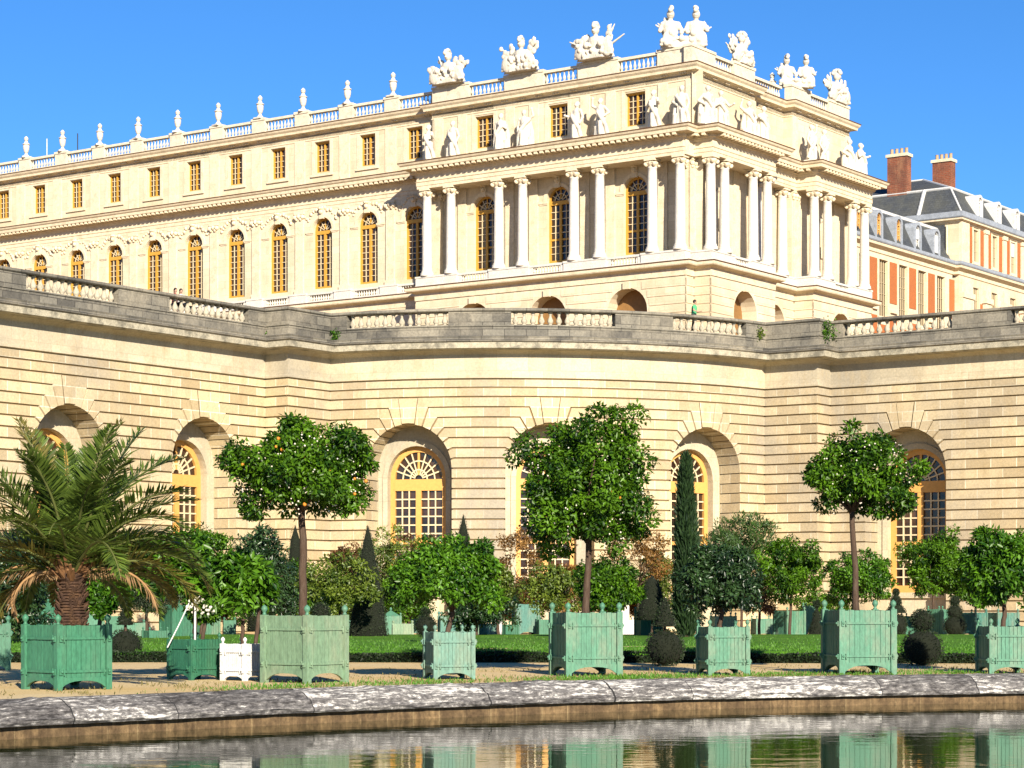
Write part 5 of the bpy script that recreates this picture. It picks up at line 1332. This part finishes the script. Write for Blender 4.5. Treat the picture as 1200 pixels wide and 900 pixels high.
# ---- background trees in front of the wall
def bt(label, px, d, cy, rx, ry, mat, seed, name='garden_tree', base=0.0, **kw):
    a = dict(clumps=105, per=105, crad=.36, ll=.16, lw=.08, zmin=-.85, trunk_r=.07); a.update(kw)
    return tree(name, label, px, d, base, cy, rx * 1.15, ry * 1.15, mat, seed, 'trees of the back garden', **a)
bt('round dark green tree in a far tub right of the thin orange trunk', 1095, 97, 664, 38, 40, G_OR, 201)
bt('lighter round tree behind the trunk of the open orange tree', 1006, 97, 678, 40, 32, G_BR, 202)
bt('dense round green tree above the far corner-on tub right of the dark clipped tree', 926, 92, 672, 40, 37, G_OR, 203)
bt('feathery light green shrub behind the dark clipped tree', 869, 104, 640, 40, 34, G_FE, 204, crad=.4, ll=.26, lw=.05, droop=-.35, clumps=70, per=90)
bt('yellow-green tree above the large far tub left of the central tub', 648, 90, 690, 34, 30, G_YG, 205, clumps=45)
bt('sparse orange-leaved autumn tree left of the central orange tree', 607, 103, 664, 38, 44, G_AU, 206, clumps=40, per=60)
bt('golden autumn tree right of the central orange tree', 748, 103, 656, 40, 44, G_AU, 207, clumps=44, per=62)
bt('deep green tree right of the central trunk', 712, 80, 688, 36, 32, G_OR, 208)
bt('yellowish green tree right of the fruiting orange trunk', 397, 82, 686, 46, 32, G_YG, 209, clumps=64)
bt('rust brown rounded shrub peeking above the yellowish green tree', 408, 104, 656, 20, 18, G_BN, 210, clumps=30)
bt('loose yellow-green and brown tree behind the grey-green cone', 466, 102, 660, 42, 46, G_YG, 211, clumps=60, per=60)
bt('brownish thin tree below the second bastion arch', 490, 106, 650, 34, 30, G_BN, 212, clumps=26, per=50)
bt('olive green tree between the bushy tree and the autumn tree', 585, 92, 690, 26, 32, G_YG, 213, clumps=44)
bt('bright leafy tree behind the palm trunk', 118, 62, 690, 34, 32, G_BR, 214, crad=.3, ll=.15)
bt('black-green tree filling the left edge of the photo', 8, 70, 690, 46, 66, G_DK, 215, clumps=120, crad=.42)  # tree in shadow: the shade is put into the dark leaf colour
bt('dark tree left behind the palm fronds', 58, 78, 672, 40, 60, G_DK, 216, clumps=100, crad=.42)  # shadow on this tree is likewise carried by its dark leaves
bt('grey-green soft conifer behind the hanging dry frond', 172, 84, 682, 34, 44, G_GY, 217, clumps=90, ll=.2, lw=.03)
bt('broad dark green tree below the first left arch', 236, 88, 656, 42, 44, G_OR, 218)
bt('rust-leaved bush peeking right of the camellia crown', 318, 96, 680, 30, 42, G_BN, 219, clumps=36)
bt('leafy green shrub at the foot of the faded tub trunk', 345, 92, 690, 30, 34, G_OR, 220)
bt('dark low shrub under the bushy tree crown', 560, 86, 716, 40, 22, G_DK, 221, clumps=60)
bt('grey-brown wispy plant at the foot of the cypress', 806, 84, 712, 16, 26, G_GY, 222, clumps=30)
bt('brown-green fan plant beside the far tubs right of the dark clipped tree', 890, 96, 690, 22, 30, G_BN, 223, clumps=30, ll=.24, lw=.04)
bt('round green tree at the far right behind the edge tub tree', 1145, 100, 680, 36, 38, G_OR, 224)
bt('dense green tree behind the right edge', 1215, 92, 664, 44, 46, G_OR, 225)
bt('white flowering oleander between the two camellia trees', 238, 66, 710, 20, 22, G_OR, 226, clumps=30, flowers=0)
bt('mid green tree between the palm and the camellias', 150, 96, 668, 40, 50, G_OR, 230, clumps=90)
bt('dark green filler tree behind the roped trunk', 196, 102, 676, 36, 46, G_DK, 231, clumps=90)
bt('dark rounded tree right of the camellia in the white tub', 322, 90, 694, 34, 36, G_DK, 232, clumps=80)
bt('pale green tree right behind the yellowish green tree', 440, 108, 690, 36, 42, G_FE, 233, clumps=70)
bt('dark green tree under the bushy tree, left side', 478, 100, 700, 30, 34, G_OR, 234, clumps=70)
bt('amber autumn tree low behind the central trunk', 680, 105, 690, 40, 36, G_AU, 235, clumps=56)
bt('green tree behind the broad yew cone', 772, 106, 690, 30, 40, G_YG, 236, clumps=60)
bt('dark tree in the gap under the palm fronds at far left', 36, 92, 700, 46, 50, G_OR, 237, clumps=90)
bt('low green shrub at the foot of the right pier', 960, 112, 716, 30, 22, G_OR, 238, clumps=50)
bt('brownish olive shrub under the autumn tree', 622, 108, 704, 34, 30, G_BN, 239, clumps=46)
bt('low yellow-green shrub left of the far pyramid-lidded tub', 384, 100, 712, 34, 24, G_YG, 240, clumps=60)
bt('low bright shrub behind the roped trunk foot', 262, 104, 706, 34, 28, G_BR, 241, clumps=60)
bt('yellowing low shrub between the bushy tree and the tallest far tub', 604, 110, 712, 34, 24, G_YG, 242, clumps=60)
bt('amber shrub low beside the golden autumn tree', 730, 110, 702, 30, 26, G_AU, 243, clumps=50)
bt('feathery shrub low behind the grey-green cone', 452, 110, 706, 32, 28, G_FE, 244, clumps=60)
# white blossom heads of the oleander
o = [x for x in bpy.data.objects if x.get('label', '').startswith('white flowering oleander')][0]
mb = MB(); gg = random.Random(8); cz = EYE + (HZ - 710) / F * 66
for i in range(70): mb.ball((gg.uniform(-.42, .42), -.45 + gg.uniform(-.1, .12), cz + gg.uniform(-.25, .3)), gg.uniform(.03, .06), 6, 4)
b = link('blossom', mb.mesh('blossom', M_FLOW, smooth=True), o); b['kind'] = 'stuff'
# ---- far tubs
def ft(label, x0, x1, yt, d, mat, rot=0, **kw):
    k = d / F; h = EYE + (HZ - yt) * k; r = R(rot); w = (x1 - x0) * k / (abs(math.cos(r)) + abs(math.sin(r)))
    return planter(label, (x0 + x1) / 2, d, w, h, r, mat, 1, group='planter tubs in the back garden', **kw)
ft('green far tub half hidden left behind the palm trunk', 42, 64, 707, 75, T_MID, 40)
ft('green far tub right behind the palm trunk', 98, 122, 717, 76, T_TEAL, 20)
ft('green far tub just right of the palm tub, behind a dark yew ball', 128, 150, 722, 82, T_MID, 10)
ft('blue-green far tub behind the palm tub, right of the dark yew ball', 149, 170, 730, 84, T_TEAL, 12)
ft('low wide green far tub on the lawn under the dry hanging frond', 167, 197, 739, 80, T_MID, 30)
ft('large green far tub behind the roped trunk', 188, 224, 709, 84, T_MID, 42)
ft('green far tub below the white oleander', 226, 257, 721, 90, T_TEAL, 38)
ft('tiny far tub left of the faded green tub', 262, 276, 727, 96, T_MID, 10)
ft('light green far tub right beside the faded green tub', 402, 421, 726, 92, T_TEAL, 8)
ft('low corner-on far tub below the grey-green cone', 420, 446, 728, 97, T_BLUE, 40)
ft('far tub with a pyramid lid left of the bushy tree', 446, 470, 722, 99, T_TEAL, 6, lid=True)
ft('pale low far tub right of the pyramid-lidded tub', 460, 484, 731, 92, T_PALE, 5)
ft('tall blue far tub left behind the small pale blue-green tub', 476, 497, 718, 102, T_BLUE, 8)
ft('wide blue far tub right behind the small pale blue-green tub', 514, 549, 722, 96, T_BLUE, 8)
ft('narrow far tub right of the small pale blue-green tub', 549, 564, 726, 101, T_TEAL, 12)
ft('low far tub left of the white wrapped post', 563, 582, 731, 96, T_BLUE, 40)
ft('low dark far tub right of the white wrapped post', 583, 607, 732, 98, T_MID, 36)
ft('tallest far tub between the bushy tree and the central tub', 601, 631, 708, 101, T_BLUE, 12)
ft('dark green far tub touching the left side of the central tub', 630, 652, 726, 100, T_MID, 8)
ft('white far tub right of the central tall tub', 723, 744, 727, 97, T_WHT, 6)
ft('dark far tub under the broad yew cone', 745, 775, 716, 86, T_DARK, 14)  # shaded tub: its shade is put into the darker paint
ft('far tub seen just above the tub of the dark clipped tree', 834, 861, 722, 98, T_TEAL, 8)
ft('small far tub right of the dark clipped tree', 882, 906, 725, 104, T_TEAL, 10)
ft('corner-on far tub under the dense round tree', 908, 942, 716, 97, T_TEAL, 30)
ft('tall narrow far tub beside the slim yew cone', 942, 956, 710, 103, T_TEAL, 8)
ft('corner-on far tub under the round dark tree at right', 1088, 1117, 714, 97, T_TEAL, 42)
ft('corner-on far tub between the stacked far yew balls and the right edge tree', 1126, 1156, 718, 100, T_BLUE, 42)
ft('far tub left behind the edge tub at right', 1157, 1191, 718, 103, T_BLUE, 20)
ft('shaded dark far tub beside the stepped yew pyramid', 1058, 1078, 722, 101, T_DARK, 8)  # shadow on this tub is painted in with the deep green
a = at(584, 718, 97); mb = MB(); mb.lathe([(.13, 0), (.16, .3), (.17, .7), (.12, 1.05), (.05, 1.25), (.02, 1.3)], 10, fold=.08, fn=4); tag(link('wrapped_post', mb.mesh('wrapped_post', M_WHITE, smooth=True), None, (a.x, 97, 0)), 'white wrapped post standing between two low far tubs', 'post')
a = at(731, 700, 104); mb = MB(); mb.box(-.32, .32, -.3, .3, 0, .3); mb.box(-.24, .24, -.22, .22, .3, 1.5); mb.box(-.34, .34, -.32, .32, 1.5, 1.65); mb.lathe([(.2, 1.65), (.14, 1.75), (.28, 2.0), (.3, 2.15), (.36, 2.2), (.2, 2.25)], 12)
tag(link('garden_pedestal', mb.mesh('garden_pedestal', M_MARB), None, (a.x, 104, 0)), 'white stone garden pedestal with a small urn behind the white far tub', 'pedestal')
# ---- weeds in the parapet joints
for px, y, sd, lab in ((309, 390, 1, 'small green weed growing from the parapet joint left of the bastion'), (397, 394, 2, 'green weed in the parapet where the bastion starts'), (962, 388, 3, 'larger ivy tuft at the right pier of the parapet'), (972, 396, 5, 'low ivy tuft right of the larger tuft on the pier'), (886, 392, 4, 'brownish weed on the parapet at the right end of the bastion')):
    s = s_at_px(px, 0, PS[-1]); p, d = path_at(s); z = EYE + (HZ - y) * p[1] / F
    g = np.random.default_rng(sd); n = 260 if sd == 3 else 110; sc = .42 if sd == 3 else .24
    pos = g.normal(size=(n, 3)) * np.array([.5, .25, .6]) * sc; axw = pos + g.normal(size=(n, 3)) * .3
    tag(link('parapet_weed', leaf_mesh('parapet_weed', pos, axw, rdir(g, n), np.full(n, .14), np.full(n, .09), np.clip(g.normal(.4, .25, n), 0, 1), G_BR if sd != 4 else G_YG), None, (p[0] + d[1] * .3, p[1] - d[0] * .3, z)), lab, 'weed')
# ------------------------------------------------------------------ people on the terrace
M_SKIN = plain('skin', (.55, .33, .23), .55, .1, 8); M_HAIR = plain('dark_brown_hair', (.02, .012, .008), .5, .3, 30)
def person(label, loc, rz, pose, shirt, legs, hair_long=False):
    t = thing('person', label, 'person', loc, rz)
    S = (lambda z: z) 
    sit = pose == 'sit'; hz = .42 if sit else .92
    hip = [Vector((s * .09, 0, hz)) for s in (-1, 1)]
    if sit: knee = [h + Vector((s * .06, -.42, .06)) for h, s in zip(hip, (-1, 1))]; foot = [Vector((k.x, k.y - .08, .07)) for k in knee]
    else: knee = [Vector((-.1, -.06, .50)), Vector((.1, .05, .50))]; foot = [Vector((-.1, -.05, .08)), Vector((.11, .12, .08))]
    ch = Vector((0, -.03 if not sit else -.10, hz + .42)); sh = [ch + Vector((s * .18, 0, .06)) for s in (-1, 1)]
    nk = ch + Vector((0, -.01, .16)); hd = nk + Vector((0, -.03, .15))
    if pose == 'sit': el = [s_ + Vector((q * .08, -.12, -.24)) for s_, q in zip(sh, (-1, 1))]; ha = [e + Vector((-q * .06, -.24, .04)) for e, q in zip(el, (-1, 1))]
    else: el = [sh[0] + Vector((-.16, -.02, -.24)), sh[1] + Vector((.08, -.1, -.26))]; ha = [el[0] + Vector((.06, -.2, -.08)), el[1] + Vector((-.02, -.2, .02))]
    b = MB()
    b.capsule(nk - Vector((0, 0, .06)), nk + Vector((0, -.01, .06)), .055); b.ball(hd, .098, 14, 10, (.82, .98, 1.18)); b.ball(hd + Vector((0, -.098, -.01)), .016, 6, 4, (1, 1.2, 1.4)); b.ball(hd + Vector((0, -.09, -.055)), .022, 8, 4, (1.3, .5, .4))
    for s in (-1, 1): b.ball(hd + Vector((s * .084, .01, 0)), .02, 6, 4, (.5, 1, 1.5)); b.ball(hd + Vector((s * .03, -.088, .02)), .012, 6, 4)
    b.capsule((0, 0, hz + .02), ch, .12, .14); b.capsule(sh[0], sh[1], .06)
    for i, s in enumerate((-1, 1)):
        b.capsule(sh[i], el[i], .048, .038); b.capsule(el[i], ha[i], .038, .027); dr = (ha[i] - el[i]).normalized(); pm = ha[i] + dr * .05; b.capsule(ha[i], pm, .03, .034)
        sd = dr.cross(Vector((0, 0, 1))).normalized()
        for q, l in ((-.027, .06), (-.009, .072), (.009, .068), (.027, .052)):
            f0 = pm + sd * q; f1 = f0 + dr * l * .55; b.capsule(f0, f1, .0105, .0095, 6); b.capsule(f1, f1 + (dr - Vector((0, 0, .6))).normalized() * l * .45, .0095, .008, 6)
        b.capsule(ha[i] + sd * -s * .02, ha[i] + sd * -s * .055 + dr * .05, .012, .009, 6)
        b.capsule(hip[i], knee[i], .078, .055); b.capsule(knee[i], foot[i], .055, .038); b.capsule(foot[i] - Vector((0, 0, .04)), foot[i] + Vector((0, -.15, -.045)), .036, .03)
    link('body', baked(b, 'body', M_SKIN, .011), t)
    c = MB(); c.capsule((0, 0, hz + .0), ch, .145, .158); c.capsule(sh[0], sh[1], .078); c.capsule(nk - Vector((0, 0, .1)), nk - Vector((0, 0, .03)), .085, .07)
    for i in (0, 1): c.capsule(sh[i], sh[i].lerp(el[i], .55), .068, .058)
    link('shirt', baked(c, 'shirt', shirt, .016), t)
    l = MB(); l.capsule((0, 0, hz + .06), (0, 0, hz - .02), .15, .15)
    for i in (0, 1): l.capsule(hip[i], knee[i], .1, .078); l.capsule(knee[i], foot[i] + Vector((0, 0, .03)), .075, .06)
    link('trousers', baked(l, 'trousers', legs, .016), t)
    h = MB(); h.ball(hd + Vector((0, .022, .03)), .108, 14, 9, (.9, 1, 1.1)); 
    if hair_long: h.capsule(hd + Vector((0, .07, .02)), hd + Vector((0, .09, -.2)), .075, .05)
    link('hair', baked(h, 'hair', M_HAIR, .012), t)
    return t
M_GRN = plain('green_cloth', (.10, .50, .22), .8, .15, 6); M_DKC = plain('black_cloth', (.02, .02, .025), .8, .2, 6); M_WCL = plain('white_cloth', (.8, .8, .8), .8, .1, 6); M_RED = plain('dark_red_cloth', (.30, .05, .05), .8, .1, 6)
def on_path(px, back):
    s = s_at_px(px, 0, PS[-1]); p, d = path_at(s); return (p[0] - d[1] * back, p[1] + d[0] * back)
x, y = on_path(828, 1.15)
person('standing person in a green top and dark trousers behind the bastion balustrade', (x, y, 16.46), R(75), 'stand', M_GRN, M_DKC)
x, y = on_path(222.5, 1.1); person('dark-haired seated person leaning low behind the left balustrade, in a red top', (x, y, 16.46), R(40), 'sit', M_RED, M_DKC, True)
x, y = on_path(228.5, 1.05); person('seated person in a white top at the left balustrade beside the red top', (x, y, 16.46), R(30), 'sit', M_WCL, M_WCL, True)
mb = MB(); x, y = on_path(225.5, 1.05); mb.box(-.9, .9, -.2, .2, .36, .42); mb.box(-.75, -.6, -.16, .16, 0, .36); mb.box(.6, .75, -.16, .16, 0, .36)
tag(link('stone_bench', mb.mesh('stone_bench', M_BAL), None, (x, y, 16.46), R(35)), 'low stone bench behind the left balustrade under the two seated people', 'bench')
# ------------------------------------------------------------------ camera, sun and sky
cam = bpy.data.cameras.new('camera'); co = bpy.data.objects.new('camera', cam); col.objects.link(co)
cam.sensor_width = 36; cam.lens = 36 * F / 1200; cam.shift_y = (HZ - 450) / 1200; cam.clip_end = 5000; cam.clip_start = .1
co.location = (0, 0, EYE); co.rotation_euler = (R(90), 0, 0); scene.camera = co
AZ, EL = 15.0, 23.0
sd = Vector((math.sin(R(AZ)) * math.cos(R(EL)), -math.cos(R(AZ)) * math.cos(R(EL)), math.sin(R(EL))))
sun = bpy.data.lights.new('sun', 'SUN'); so = bpy.data.objects.new('sun', sun); col.objects.link(so)
sun.energy = 5.0; sun.angle = R(.5); sun.color = (1.0, .90, .74); so.rotation_euler = sd.to_track_quat('Z', 'Y').to_euler(); so.location = sd * 60
w = bpy.data.worlds.new('World'); scene.world = w; w.use_nodes = True; nt = w.node_tree
sky = nt.nodes.new('ShaderNodeTexSky'); sky.sky_type = 'NISHITA'; sky.sun_disc = False; sky.sun_elevation = R(EL); sky.sun_rotation = R(180 - AZ)
sky.altitude = 0; sky.air_density = .75; sky.dust_density = .0; sky.ozone_density = 7.0
bg = nt.nodes['Background']; bg.inputs[1].default_value = .074
hs = nt.nodes.new('ShaderNodeHueSaturation'); hs.inputs['Saturation'].default_value = 1.1; hs.inputs['Hue'].default_value = .5; nt.links.new(sky.outputs[0], hs.inputs['Color']); nt.links.new(hs.outputs[0], bg.inputs[0])
vs = scene.view_settings; vs.view_transform = 'Standard'; vs.look = 'None'; vs.exposure = 1.15; vs.gamma = 1; vs.use_curve_mapping = False
scene.cycles.max_bounces = 6; scene.cycles.diffuse_bounces = 3; scene.cycles.glossy_bounces = 3; scene.cycles.transmission_bounces = 2
scene.cycles.use_denoising = True
